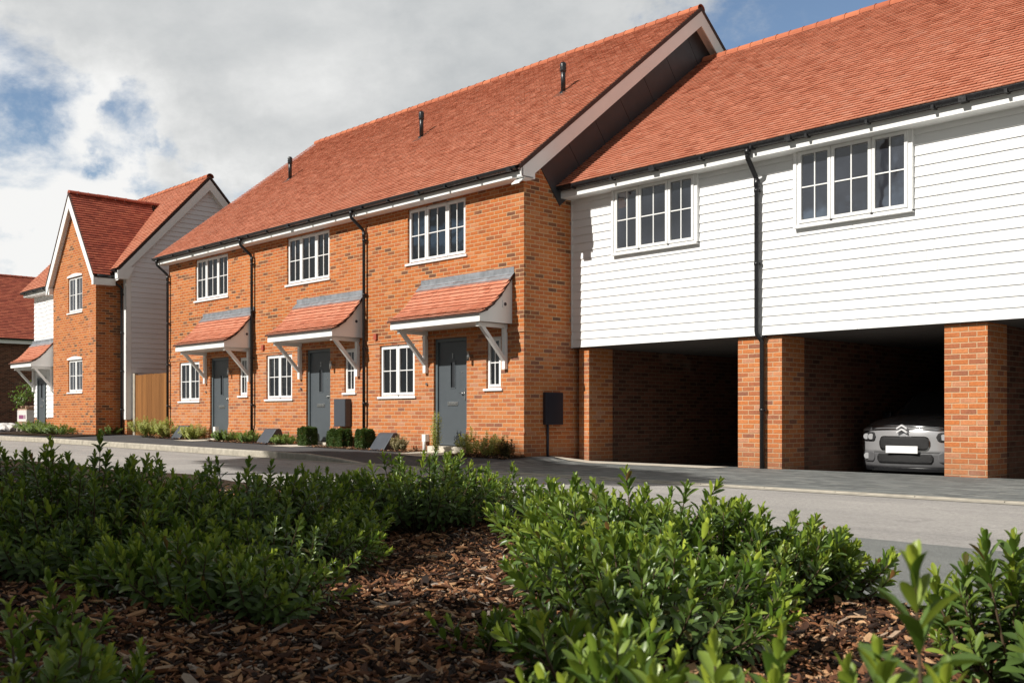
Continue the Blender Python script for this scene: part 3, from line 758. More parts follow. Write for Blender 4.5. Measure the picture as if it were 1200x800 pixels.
# bay
b = MB(); wz = [(-19.62, -18.47, 3.92, 5.02), (-19.62, -18.47, 1.46, 2.47)]
wall_grid(b, bx0, bx1, -.35, 5.0, wz[1:]+[(wz[0][0], wz[0][1], wz[0][2], 5.0)], by)
bc = (bx0+bx1)/2; pit = 1.36
gz = lambda x: 5.0+(abs(bx1-bc)-abs(x-bc))*pit
A = [bx0, wz[0][0], wz[0][1], bx1]
b.add([(bx0, by, 5.), (wz[0][0], by, 5.), (wz[0][0], by, gz(wz[0][0])), ], [(0, 1, 2)])
b.add([(wz[0][0], by, 5.02), (wz[0][1], by, 5.02), (wz[0][1], by, gz(wz[0][1])), (bc, by, gz(bc)), (wz[0][0], by, gz(wz[0][0]))], [(0, 1, 2, 3, 4)])
b.add([(wz[0][1], by, 5.), (bx1, by, 5.), (wz[0][1], by, gz(wz[0][1]))], [(0, 1, 2)])
b.quad((bx1, by, -.35), (bx1, 0.02, -.35), (bx1, 0.02, 5.), (bx1, by, 5.)); b.quad((bx0, 0.02, -.35), (bx0, by, -.35), (bx0, by, 5.), (bx0, 0.02, 5.))
b.build('brick_bay', M['brick'], h)
for w_ in wz:
    window(h, *w_, by, [1, 1])
    a = MB(); xa, xb = w_[0]-.03, w_[1]+.03; n = 10
    arc = [(xa+(xb-xa)*k/n, w_[3]+.03+.065*math.sin(math.pi*k/n)) for k in range(n+1)]
    a.prism(arc+[(xb, w_[3]-.01), (xa, w_[3]-.01)], 'Y', by-.03, by+.08); a.build('window_head', M['white'], h)
# main roof
RY_, RZ_ = 2.58, 8.28; EYl, EZl = -.36, 5.10
sl = math.hypot(RY_-EYl, RZ_-EZl); c3, s3 = (RY_-EYl)/sl, (RZ_-EZl)/sl
rb = MB(); roof_slab(rb, EYl+.02, EZl, RY_, RZ_-.02, HX0-.25, HX1+.2, .08); roof_slab(rb, 2*RY_-EYl, EZl, RY_, RZ_-.02, HX0-.25, HX1+.2, .08)
ro = rb.build('roof', M['verge'], h)
bayz = lambda x: 7.58-np.abs(x-bc)*pit
def keep_main(c): return ~((np.abs(c[:, 0]-bc) < 2.0) & (c[:, 2] < bayz(c[:, 0])-.02))
tiles(ro, 'roof_tiles', (HX0-.27, EYl-.02, EZl), (1, 0, 0), (0, c3, s3), (0, -s3, c3), HX1-HX0+.5, sl+.02, M['tile'], keep=keep_main)
bk = MB(); bk.quad((HX1+.2, 2*RY_-EYl, EZl+.02), (HX0-.25, 2*RY_-EYl, EZl+.02), (HX0-.25, RY_, RZ_+.02), (HX1+.2, RY_, RZ_+.02)); bk.build('rear_slope', M['tile'], ro)
ridge(ro, HX0-.27, HX1+.23, RY_, RZ_+.045)
# bay roof
hw = 1.96; ezb = 7.58-hw*pit; yb0 = by-.16
pl = math.hypot(1, pit); ca, sa = 1/pl, pit/pl
rb = MB()
for sg in (-1, 1): rb.prism([(bc, 7.55), (bc+sg*hw, ezb-.03), (bc+sg*hw, ezb-.10), (bc, 7.47)], 'Y', yb0+.02, 2.0)
bo = rb.build('bay_roof', M['verge'], h)
def keep_bay(c): return (c[:, 1] < EYl+(c[:, 2]-EZl)*(c3/s3)+.02)
tiles(bo, 'roof_tiles', (bc+hw, yb0, ezb), (0, 1, 0), (-ca, 0, sa), (sa, 0, ca), 2.6, hw*pl, M['tile_red_shade'], keep=keep_bay)  # right slope painted darker and redder, standing in for oblique sunlight
tiles(bo, 'roof_tiles', (bc-hw, 2.6+yb0, ezb), (0, -1, 0), (ca, 0, sa), (-sa, 0, ca), 2.6, hw*pl, M['tile'], keep=keep_bay)
ridge(bo, yb0, 2.0, bc, 7.66, .10, M['tile_red_shade'], 'Y')
g = MB(); bw = .24
for sg in (-1, 1):
    g.prism([(bc, 7.53), (bc+sg*hw, ezb-.05), (bc+sg*hw, ezb-.05-bw*1.1), (bc+sg*(hw-.05), ezb-.05-bw*1.1), (bc, 7.53-bw*pl)], 'Y', yb0, yb0+.03)
    g.prism([(bc, 7.28), (bc+sg*hw, ezb-.30), (bc+sg*hw, ezb-.32), (bc, 7.26)], 'Y', yb0+.03, by)
    g.box(*sorted((bc+sg*(hw-.22), bc+sg*hw)), yb0+.031, -.3, ezb-.30, ezb-.10)
for y0, z0, y1, z1 in ((EYl+.02, EZl-.03, RY_, RZ_-.03), (2*RY_-EYl, EZl-.03, RY_, RZ_-.03)):
    g.prism([(y0, z0), (y1, z1), (y1, z1-.40), (y0, z0-.30)], 'X', HX1+.17, HX1+.20)
    g.prism([(y0, z0-.30), (y1, z1-.36), (y1, z1-.38), (y0, z0-.32)], 'X', HX1+.001, HX1+.17)
g.prism([(-.36, 4.80), (-.04, 4.80), (.16, 5.2), (-.36, 5.05)], 'X', HX1+.0, HX1+.202)
g.box(HX0-.25, bx0-.02, -.30, -.28, 4.93, 5.08); g.box(HX0-.25, bx0-.02, -.28, 0, 4.92, 4.935)
g.box(bx1+.02, HX1+.17, -.32, -.30, 4.9, 5.06); g.box(bx1+.02, HX1+.17, -.30, 0, 4.89, 4.905)
g.build('bargeboard', M['paint'], h)
vg = MB()
for sg in (-1, 1): vg.prism([(bc, 7.63), (bc+sg*hw, ezb+.03), (bc+sg*hw, ezb-.05), (bc, 7.53)], 'Y', yb0-.012, yb0+.05, )
for y0, z0, y1, z1 in ((EYl, EZl, RY_, RZ_), (2*RY_-EYl, EZl, RY_, RZ_)): vg.prism([(y0, z0+.03), (y1, z1+.03), (y1, z1-.06), (y0, z0-.06)], 'X', HX1+.16, HX1+.212)
vg.build('verge', M['verge'], h)
gutter(h, HX0-.25, bx0-.2, -.36, 5.07); gutter(h, bx1+.12, HX1+.16, -.38, 5.06)
b = MB(); b.tube([(bc+hw+.02, yb0+.1, ezb-.05), (bc+hw+.02, -.35, ezb-.05)], .05, 8); b.build('bay_gutter', M['black'], h)
downpipe(h, HX1-.17, -.42, 5.02, -.09, .1, .16)
# ------------------------------------------------------------------ the far house with the dark red roof
h = thing('far_house', 'distant brown brick house with a dark red tiled roof, at the left edge', 'house', (-52, 4, .15))
b = MB(); b.box(-56, -47.2, -6., 16, -.4, 5.0); b.build('brick_wall', M['brick_dark'], h)
rb = MB(); rb.prism([(-46.8, 5.0), (-51.6, 9.0), (-56.4, 5.0)], 'Y', -6.3, 16.3); ro = rb.build('roof', M['verge'], h)
pl2 = math.hypot(4.8, 4.0)
tiles(ro, 'roof_tiles', (-46.75, -6.3, 5.0), (0, 1, 0), (-4.8/pl2, 0, 4./pl2), (4./pl2, 0, 4.8/pl2), 22.6, pl2, M['tile_red_shade'], gauge=.15, tw=.25)
ridge(ro, -6.3, 16.3, -51.6, 9.05, .14, M['tile_red_shade'], 'Y')
f = MB(); f.box(-46.95, -46.9, -6.3, 16.3, 4.72, 4.95); f.build('fascia', M['paint'], h)
f = MB(); f.tube([(-46.82, -6.3, 4.98), (-46.82, 16.3, 4.98)], .07, 8); f.build('gutter', M['black'], h)

# ------------------------------------------------------------------ timber gate between the houses
def timber_mat():
    t = NT('stained_timber'); g = t.n('ShaderNodeNewGeometry')
    mp = t.n('ShaderNodeMapping'); mp.inputs['Scale'].default_value = (30, 30, 1.3); t.l(g.outputs['Position'], mp.inputs[0])
    c = t.ramp(g.outputs['Random Per Island'], [(0., (.18, .078, .024)), (1., (.27, .122, .038))])
    c = t.mix(.6, c, t.ramp(t.noise(1.5, 5, .65, mp.outputs[0]), [(.3, (.6, .55, .5)), (.7, (1.25, 1.2, 1.15))]), 'MULTIPLY')
    t.base(c, .75, .25); return t.mat
M['timber'] = timber_mat()
M['post'] = plain('pale_timber', (.36, .32, .26), .8, .2, 12)
h = thing('timber_fence', 'brown close boarded timber fence panel between the two brick houses', 'fence', (-15.65, .2, .1))
b = MB(); x = -16.86
while x < -14.35:
    z1 = 1.95+random.uniform(-.008, .008); b.box(x, x+.098, .16+random.uniform(0, .006), .18, .08, z1); x += .1
b.build('boards', M['timber'], h)
b = MB(); b.box(-17.0, -16.87, .14, .24, -.2, 2.0); b.build('post', M['post'], h)
b = MB(); b.box(-14.34, -14.27, .14, .24, -.2, 1.95); b.build('post', M['timber'], h)
b = MB(); 
for z in (.3, 1.0, 1.7): b.box(-16.87, -14.34, .185, .23, z, z+.09)
b.build('rail', M['timber'], h)

# ------------------------------------------------------------------ wedge shaped gas meter boxes on the ground
def wedge(X, w, label):
    z = zs(X); h = thing('gas_meter_box', label, 'meter box', (X, -.3, z), 0, 'grey wedge meter boxes along the terrace')
    b = MB(); b.prism([(-.56, z-.05), (-.54, z+.02), (-.30, z+.34), (-.22, z+.36), (-.16, z+.33), (-.03, z-.05)], 'X', X-w/2, X+w/2)
    b.build('lid', M['box'], h, bevel=.012)
    b = MB(); b.box(X-w/2-.03, X+w/2+.03, -.60, -.05, z-.06, z+.015); b.build('base_rim', M['boxdark'], h, bevel=.004)
wedge(-12.75, .52, 'grey wedge meter box on the ground between two yellow shrubs')
wedge(-8.25, .52, 'grey wedge meter box on the ground under the middle house window')
wedge(-3.72, .50, 'grey wedge meter box on the ground left of a pinkish shrub')

# ------------------------------------------------------------------ silver car in the second carport
M['carpaint'] = NT('silver_car_paint').base((.54, .54, .555), .25, .5, .55).mat
_t = M['carpaint'].node_tree.nodes['Principled BSDF']; _t.inputs['Coat Weight'].default_value = .6; _t.inputs['Coat Roughness'].default_value = .06
M['chrome'] = NT('chrome').base((.75, .75, .76), .12, .5, 1.).mat
M['bright'] = NT('bright_badge').base((.72, .72, .73), .25, .6, .1).mat
M['lamp'] = NT('lamp_lens').base((.55, .56, .58), .08, .8, .4).mat
M['plate'] = plain('blank_plate', (.80, .80, .80), .4, .02)
M['trim'] = plain('grey_bumper_plastic', (.10, .10, .105), .5, .1, 8)
M['mesh'] = plain('black_mesh', (.012, .012, .013), .5, .3, 60, .5, 0, .01, 120)
M['rubber'] = plain('tyre_rubber', (.018, .018, .018), .8, .2, 10)
CXc, CYc, CZc = 5.60, 2.95, -.265
car = thing('parked_car', 'silver hatchback parked nose out in the dark brick carport', 'car', (CXc, CYc, CZc))
def fy(x, z):                                    # front surface of the nose (y forward = towards the street is negative)
    a = abs(x)/.87
    return .30*a**2.6+.05*a*a+.10*max(0, (z-.62)/.35)**2+.06*max(0, (.30-z)/.2)**2
def W(x, y, z): return (CXc+x, CYc+y, CZc+z)
def patch(name, x0, x1, zt, zb, off, mat, parent=car, n=18, m=6, thick=.03):
    b = MB(); vs = []
    for i in range(n+1):
        x = x0+(x1-x0)*i/n; t, q = (zt(x) if callable(zt) else zt), (zb(x) if callable(zb) else zb)
        for j in range(m+1):
            z = q+(t-q)*j/m; vs.append(W(x, fy(x, z)-off, z))
    k = len(vs)
    for i in range(n+1):
        x = x0+(x1-x0)*i/n; t, q = (zt(x) if callable(zt) else zt), (zb(x) if callable(zb) else zb)
        for j in range(m+1):
            z = q+(t-q)*j/m; vs.append(W(x, fy(x, z)-off+thick, z))
    id_ = lambda i, j, s=0: s*k+i*(m+1)+j
    fs = [(id_(i, j), id_(i+1, j), id_(i+1, j+1), id_(i, j+1)) for i in range(n) for j in range(m)]
    b.add(vs, fs, 0, True)
    ed = [(id_(i, 0), id_(i, 0, 1), id_(i+1, 0, 1), id_(i+1, 0)) for i in range(n)]+[(id_(i, m), id_(i+1, m), id_(i+1, m, 1), id_(i, m, 1)) for i in range(n)]
    ed += [(id_(0, j), id_(0, j+1), id_(0, j+1, 1), id_(0, j, 1)) for j in range(m)]+[(id_(n, j), id_(n, j, 1), id_(n, j+1, 1), id_(n, j+1)) for j in range(m)]
    for f_ in ed: b.f.append(list(f_)); b.m.append(0); b.sm.append(False)
    return b.build(name, mat, parent)
def rr(x0, x1, z0, z1, r):                        # rounded rectangle edges as functions of x
    def ins(x):
        d = min(x-x0, x1-x); return 0 if d >= r else r-math.sqrt(max(0, r*r-(r-d)**2))
    return (lambda x: z1-ins(x)), (lambda x: z0+ins(x))
# body shell lofted along the length, then the nose skin
st = [(.30, .80, .84, .20), (.55, .86, .90, .19), (.95, .875, .955, .19), (1.35, .87, .98, .19), (2.2, .87, .985, .19), (3.0, .87, 1.0, .19), (3.6, .84, 1.0, .22), (3.95, .74, .93, .28)]
b = MB(); rings = []
for y, w, zt, zb in st:
    ring = []
    for k in range(25):
        t = math.pi*k/24; cx_ = math.cos(t); sz = math.sin(t)
        x = w*np.sign(cx_)*abs(cx_)**.42; z = zb+.12+(zt-zb-.12)*abs(sz)**.45
        ring.append((x, y, z))
    ring += [(-w*.98, y, zb), (w*.98, y, zb)]
    rings.append(ring)
n = len(rings[0]); vs = [W(*p) for r_ in rings for p in r_]
b.add(vs, [(i*n+k, i*n+(k+1) % n, (i+1)*n+(k+1) % n, (i+1)*n+k) for i in range(len(rings)-1) for k in range(n)], 0, True)
b.add([W(*p) for p in rings[-1]], [tuple(range(n))])
b.build('body', M['carpaint'], car)
zc = lambda x: .845-.05*(abs(x)/.87)**3
patch('bumper', -.868, .868, lambda x: .80-.06*(abs(x)/.87)**3, .41, .0, M['carpaint'], m=8, thick=.12)
patch('lower_bumper', -.84, .84, .415, .17, -.004, M['trim'], thick=.12)
patch('splitter', -.80, .80, .175, .11, .012, M['black'], thick=.2)
# bonnet: from the leading edge up to the windscreen
b = MB(); vs = []; nn = 22; mm = 8
for i in range(nn+1):
    x = -.80+1.6*i/nn
    for j in range(mm+1):
        t = j/mm; y0 = fy(x*.98, .84)-.01; y1 = 1.18-.12*(x/.8)**2
        yy = y0+(y1-y0)*t; zz = .838-.045*(abs(x)/.8)**3+(.20)*(1-(1-t)**2.4)*(1-.28*(abs(x)/.8)**4)
        vs.append(W(x, yy, zz))
b.add(vs, [(i*(mm+1)+j, (i+1)*(mm+1)+j, (i+1)*(mm+1)+j+1, i*(mm+1)+j+1) for i in range(nn) for j in range(mm)], 0, True)
k = len(vs); 
b.build('bonnet', M['carpaint'], car)
patch('nose_band', -.80, .80, lambda x: .842-.05*(abs(x)/.8)**3, lambda x: .775-.05*(abs(x)/.8)**3, .004, M['trim'], thick=.08)
for z0 in (.826, .782):
    ch = patch('chrome_strip', -.62, .62, lambda x, z0=z0: z0+.012-.04*(abs(x)/.8)**3, lambda x, z0=z0: z0-.006-.04*(abs(x)/.8)**3, .016, M['chrome'], n=24, m=2)
for zz in (.838, .776):                            # double chevron emblem
    e = MB(); yf_ = CYc-.055
    e.prism([(CXc-.085, CZc+zz-.030), (CXc, CZc+zz+.022), (CXc+.085, CZc+zz-.030), (CXc+.085, CZc+zz-.054), (CXc, CZc+zz-.004), (CXc-.085, CZc+zz-.054)], 'Y', yf_, yf_+.05)
    e.build('emblem', M['bright'], car)
for s in (-1, 1):
    a_, c_ = sorted((s*.60, s*.83))
    patch('daylight_lamp', a_, c_, lambda x: .838-.05*(abs(x)/.8)**3, lambda x: .79-.05*(abs(x)/.8)**3, .022, M['lamp'], n=8, m=3)
    a_, c_ = sorted((s*.50, s*.82)); t_, q_ = rr(a_, c_, .585, .735, .07)
    hl = patch('headlamp', a_, c_, t_, q_, .012, M['mesh'], n=16)
    for cx0 in (.60, .72):
        x = s*cx0; l = MB(); yv = fy(x, .66)
        l.tube([W(x, yv-.03, .66), W(x, yv+.01, .66)], .048, 14); l.build('headlamp_lens', M['lamp'], hl)
    a_, c_ = sorted((s*.52, s*.80)); t_, q_ = rr(a_, c_, .255, .43, .07)
    fg = patch('fog_lamp_recess', a_, c_, t_, q_, .010, M['trim'], n=14)
    x = s*.70; l = MB(); yv = fy(x, .35); l.tube([W(x, yv-.03, .345), W(x, yv+.02, .345)], .05, 14); l.build('fog_lamp', M['lamp'], fg)
t_, q_ = rr(-.42, .42, .44, .675, .09); patch('grille_surround', -.42, .42, t_, q_, .010, M['chrome'], n=36)
t_, q_ = rr(-.405, .405, .452, .663, .08); gr = patch('grille', -.405, .405, t_, q_, .016, M['mesh'], n=36)
g = MB()
for z in (.50, .545, .59, .63): g.beam(W(-.38, fy(.36, z)-.022, z), W(.38, fy(.36, z)-.022, z), .012, .012)
t_, q_ = rr(-.46, .46, .245, .395, .05); patch('lower_grille', -.46, .46, t_, q_, .012, M['mesh'], n=30)
p = MB(); p.box(CXc-.262, CXc+.262, CYc-.055, CYc-.04, CZc+.405, CZc+.52); p.build('number_plate', M['plate'], car, bevel=.004)
# cabin
b = MB(); cab = [(1.15, .70, .97), (1.75, .60, 1.42), (2.3, .60, 1.47), (3.1, .58, 1.44), (3.75, .66, 1.02)]
vs = []
for y, w, z in cab:
    vs += [W(-.80, y, .95), W(-w, y, z-.05), W(-w*.85, y, z), W(w*.85, y, z), W(w, y, z-.05), W(.80, y, .95)]
b.add(vs, [(i*6+k, i*6+k+1, i*6+k+7, i*6+k+6) for i in range(4) for k in range(5)], 0, True)
b.build('cabin', M['carpaint'], car)
b = MB(); b.quad(W(-.66, 1.17, 1.0), W(.66, 1.17, 1.0), W(.53, 1.72, 1.41), W(-.53, 1.72, 1.41)); b.build('windscreen', M['glass'], car)
for sx in (-1, 1):
    b = MB(); b.add([W(sx*.80, 1.3, 1.0), W(sx*.80, 3.5, 1.0), W(sx*.66, 3.0, 1.38), W(sx*.66, 1.8, 1.38)], [(0, 1, 2, 3)]); b.build('side_window', M['glass'], car)
    b = MB(); b.box(*sorted((CXc+sx*.84, CXc+sx*1.0)), CYc+1.3, CYc+1.42, CZc+.93, CZc+1.07); b.build('door_mirror', M['black'], car, bevel=.02)
    for y in (.72, 3.25):
        t_ = MB(); x = sx*.77; t_.tube([W(x-.10, y, .31), W(x-.095, y, .31), W(x+.095, y, .31), W(x+.10, y, .31)], [.29, .315, .315, .29], 28)
        wh = t_.build('wheel', M['rubber'], car)
        r_ = MB(); x2 = x+sx*.102; r_.tube([W(x2, y, .31), W(x2+sx*.006, y, .31)], [.215, .20], 20); r_.build('rim', M['chrome'], wh)

# ------------------------------------------------------------------ foliage
M['leaf'] = leaf_mat('shrub_leaf', (.014, .036, .008), (.092, .170, .022), (.42, .50, .06), .24, .33)
M['leaf_yellow'] = leaf_mat('variegated_leaf', (.22, .27, .05), (.50, .50, .11), (.76, .72, .32), .3, .5)
M['leaf_green'] = leaf_mat('fresh_leaf', (.03, .07, .015), (.10, .18, .03), (.26, .34, .07), .3, .45)
M['leaf_box'] = leaf_mat('clipped_leaf', (.012, .028, .008), (.030, .066, .014), (.08, .14, .03), .15, .4)
M['leaf_red'] = leaf_mat('purple_leaf', (.05, .012, .016), (.11, .025, .03), (.20, .06, .05), .2, .4)
M['leaf_pink'] = leaf_mat('pinkish_leaf', (.20, .14, .08), (.42, .30, .20), (.60, .45, .35), .25, .5)
M['leaf_tree'] = leaf_mat('tree_leaf', (.018, .040, .010), (.035, .075, .018), (.07, .12, .03), .2, .45)
M['petal'] = plain('pale_petal', (.62, .56, .66), .6, .1, 40)
M['petal_white'] = plain('white_petal', (.72, .72, .60), .6, .1, 40)

# leaf template (t along, s across), curved and folded along the midrib
_T = [(0, 0)]+[(t, s*w) for t, w in ((.2, .50), (.45, .90), (.70, 1.), (.90, .62)) for s in (-1, 0, 1)]+[(1, 0)]
LT = np.array([(t, s*.5, .10*abs(s)-.16*t*t+.10*t) for t, s in _T])
LF = [(0, 2, 1), (0, 3, 2)]
for i in range(3):
    a = 1+3*i
    LF += [(a, a+1, a+4), (a, a+4, a+3), (a+1, a+2, a+5), (a+1, a+5, a+4)]
LF += [(10, 11, 13), (11, 12, 13)]
LF = np.array(LF); LMID = np.array([0, 0, 1, 0, 0, 1, 0, 0, 1, 0, 0, 1, 0, 1.])
def leaves(P, D, N, L, Wd, tone):
    """P base points, D directions, N upper side normals (unit), L length, Wd width -> verts, tris, tone"""
    S = np.cross(N, D); S /= np.linalg.norm(S, axis=1, keepdims=True)+1e-9
    N = np.cross(D, S)
    n = len(P); curl = rng.uniform(.4, 1.5, n)[:, None, None]
    V = P[:, None]+D[:, None]*(LT[None, :, :1]*L[:, None, None])+S[:, None]*(LT[None, :, 1:2]*Wd[:, None, None])+N[:, None]*(LT[None, :, 2:]*L[:, None, None]*curl)
    F = (np.arange(n)*len(LT))[:, None, None]+LF[None]
    T = tone[:, None]+LMID[None]*.06+np.zeros((n, len(LT)))
    return V.reshape(-1, 3), F.reshape(-1, 3), T.reshape(-1)
def unit(a): return a/(np.linalg.norm(a, axis=-1, keepdims=True)+1e-9)
def tubes_np(paths, radii, sides=5):
    V = []; F = []; b = 0
    ang = np.arange(sides)*2*np.pi/sides
    for p, r in zip(paths, radii):
        p = np.asarray(p); m = len(p)
        d = unit(np.gradient(p, axis=0)); a = unit(np.cross(d, [.31, .2, .93])); c = np.cross(d, a)
        V.append((p[:, None]+(a[:, None]*np.cos(ang)[None, :, None]+c[:, None]*np.sin(ang)[None, :, None])*np.asarray(r)[:, None, None]).reshape(-1, 3))
        i = np.arange(m-1)[:, None]*sides; k = np.arange(sides)[None]; k2 = (k+1) % sides
        q = np.stack([i+k, i+k2, i+sides+k2, i+sides+k], -1).reshape(-1, 4)+b
        F.append(q); b += m*sides
    return np.concatenate(V), np.concatenate(F)

def shrub(name, label, X, Y, z0, rad, hgt, n=110, leafL=.044, ratio=.34, pairs=9, mat='leaf', group=None, cat='shrub', lean=(0, 0), flowers=0, density=.0105, spread=1.0, tonelift=0., stemr=.0055, stemm='stem', fall=.095, ang0=14.):
    root = thing(name, label, cat, (X, Y, z0), 0, group)
    O = np.array([X, Y, z0]); LV = []; ax = []; paths = []; rads = []; tips = []
    P, D, N, L, Wd, Tn = [], [], [], [], [], []
    for i in range(n):
        ph = rng.uniform(0, 2*np.pi); q = np.sqrt(rng.uniform(0, 1))*spread
        ex = np.cos(ph)*q*rad; ey = np.sin(ph)*q*rad
        ht = hgt*np.sqrt(max(.05, 1-.62*q*q))*rng.uniform(.55, .93)
        if rng.random() < .10: ht *= 1.13
        base = O+np.array([ex*.12, ey*.12, -.03])
        tip = O+np.array([ex+lean[0]*ht, ey+lean[1]*ht, ht])
        c1 = O+np.array([ex*.75, ey*.75, ht*.42])+rng.normal(0, .02, 3)
        t = np.linspace(0, 1, 9)[:, None]
        path = (1-t)**2*base+2*t*(1-t)*c1+t*t*tip
        paths.append(path); rads.append(np.linspace(stemr, min(stemr, .0016), 9))
        seg = np.linalg.norm(np.diff(path, axis=0), axis=1); Ls = seg.sum(); cum = np.concatenate([[0], np.cumsum(seg)])
        az = rng.uniform(0, 6.28); gap = density*rng.uniform(.85, 1.25)*(leafL/.044)
        m = int(pairs*rng.uniform(.8, 1.25)); young = rng.uniform(-.05, .32)
        for k in range(m):
            s = Ls-.002-gap*k*(1+.05*k)
            if s < Ls*.15: break
            pt = np.array([np.interp(s, cum, path[:, j]) for j in range(3)])
            j = min(7, max(0, np.searchsorted(cum, s)-1)); td = unit(path[j+1]-path[j])
            r0 = unit(np.cross(td, [.3, .1, .9] if abs(td[2]) < .9 else [1, 0, 0])); r1 = np.cross(td, r0)
            al = np.radians(min(78, ang0+8.5*k)+rng.normal(0, 8))
            sz = leafL*(.62+.42*min(1, k/3.))*rng.uniform(.82, 1.15)
            for side in (0, np.pi):
                a = az+side+rng.normal(0, .16); r = r0*np.cos(a)+r1*np.sin(a)
                d = td*np.cos(al)+r*np.sin(al); nn = td*np.sin(al)-r*np.cos(al)
                P.append(pt); D.append(d); N.append(nn+rng.normal(0, .12, 3)); L.append(sz); Wd.append(sz*ratio*rng.uniform(.9, 1.15))
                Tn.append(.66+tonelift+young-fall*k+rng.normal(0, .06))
            az += np.pi/2
        tips.append(path[-1])
    V, F, T = leaves(np.array(P), unit(np.array(D)), unit(np.array(N)), np.array(L), np.array(Wd), np.clip(np.array(Tn), 0, 1))
    np_mesh('foliage', V, F, M[mat], root, T)
    V, F = tubes_np(paths, rads); np_mesh('stems', V, F, M[stemm], root)
    if flowers:
        b = MB()
        for f in range(flowers):
            c = tips[f]
            for _ in range(34):
                p = c+np.array([rng.normal(0, .013), rng.normal(0, .013), rng.normal(.012, .012)])
                b.add([p+rng.normal(0, .0045, 3) for _ in range(4)], [(0, 1, 2), (0, 2, 3)])
        b.build('flower', M['petal'], root)
    return root

GB = 'evergreen shrubs in the foreground bed'
# (photo column, depth, photo row of the top, radius, shoots, label, extra)
BUSH = [
 (15, 4.7, 511, .52, 150, 'dark shaded evergreen shrub at the far left edge, in front of the detached house door'),
 (90, 4.2, 505, .36, 95, 'dark shaded evergreen shrub, one tall shoot reaching in front of the brick bay'),
 (165, 4.5, 520, .42, 110, 'dark shaded evergreen shrub in front of the brown timber fence'),
 (298, 4.9, 519, .46, 130, 'dark shaded evergreen shrub with tall pointed shoots below the left house door'),
 (230, 4.7, 556, .45, 120, 'low dark shaded evergreen shrub between the two tallest shaded shrubs'),
 (372, 5.3, 546, .42, 115, 'shaded evergreen shrub below the middle house door, at the edge of the light'),
 (330, 4.3, 586, .46, 130, 'broad dark evergreen shrub lying lowest in the middle of the shade'),
 (45, 4.0, 580, .44, 115, 'wide dark evergreen shrub filling the left side of the shade'),
 (165, 4.0, 592, .40, 105, 'dark low evergreen shrub over shaded mulch, left of the lowest broad one'),
 (215, 3.5, 612, .38, 95, 'dark shaded evergreen shrub coming forward over the mulch at lower left'),
 (305, 3.35, 640, .32, 75, 'dark shaded evergreen shrub furthest forward beside the central mulch'),
 (25, 2.0, 690, .22, 40, 'dark evergreen shrub at the bottom left corner'),
 (120, 2.25, 735, .15, 20, 'small dark evergreen shrub low on the mulch at bottom left'),
 (72, 2.75, 672, .15, 14, 'small sparse evergreen shrub standing alone on the shaded mulch at left'),
 (432, 6.2, 540, .48, 125, 'sunlit evergreen shrub at the left end of the lit row'),
 (492, 5.8, 514, .50, 135, 'sunlit evergreen shrub with its top in front of the right-hand house door'),
 (562, 6.0, 536, .50, 120, 'sunlit feathery evergreen shrub behind the lit patch of mulch'),
 (385, 5.0, 572, .33, 100, 'half shaded evergreen shrub left of the lit patch of mulch'),
 (668, 4.5, 550, .38, 125, 'sunlit evergreen shrub in front of the dark first carport'),
 (742, 3.9, 537, .44, 130, 'tallest sunlit evergreen shrub, below the white boarded wall'),
 (698, 3.5, 606, .34, 125, 'spreading sunlit evergreen shrub right of the lit patch of mulch'),
 (752, 2.85, 600, .42, 130, 'dense sunlit evergreen shrub in the middle right of the bed'),
 (826, 3.7, 572, .40, 115, 'sunlit evergreen shrub in front of the middle brick pier'),
 (895, 3.7, 582, .36, 105, 'sunlit evergreen shrub against the grey road, below the silver car'),
 (962, 3.8, 604, .27, 80, 'sunlit evergreen shrub with a pale lilac flower beside the road'),
 (690, 2.3, 700, .22, 40, 'low evergreen shrub on the edge of the shade at the bottom centre'),
 (868, 1.20, 682, .17, 30, 'blurred close evergreen shrub at the bottom, right of centre'),
 (770, 1.45, 715, .24, 44, 'blurred close evergreen shrub at the bottom centre'),
 (1200, 2.45, 594, .24, 60, 'sunlit evergreen shrub at the right edge against the grey road'),
 (1082, 1.05, 684, .16, 30, 'blurred close evergreen shrub with large leaves at the bottom right'),
 (1190, .95, 752, .15, 22, 'blurred close evergreen shrub in the bottom right corner'),
 (560, 2.75, 690, .14, 12, 'small shaded evergreen shrub on the mulch at the bottom centre'),
]
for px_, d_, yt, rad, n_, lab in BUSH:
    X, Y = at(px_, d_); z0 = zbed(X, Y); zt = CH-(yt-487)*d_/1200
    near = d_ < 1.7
    shrub('evergreen_shrub', lab, X, Y, z0-.01, rad, max(.12, zt-z0), int(n_*(1. if near else .66 if px_ > 600 else .84)), .060 if near else rng.uniform(.054, .062) if px_ > 600 else rng.uniform(.044, .053), rng.uniform(.31, .37), 12, 'leaf', GB, flowers=(1 if 'lilac' in lab else 0))

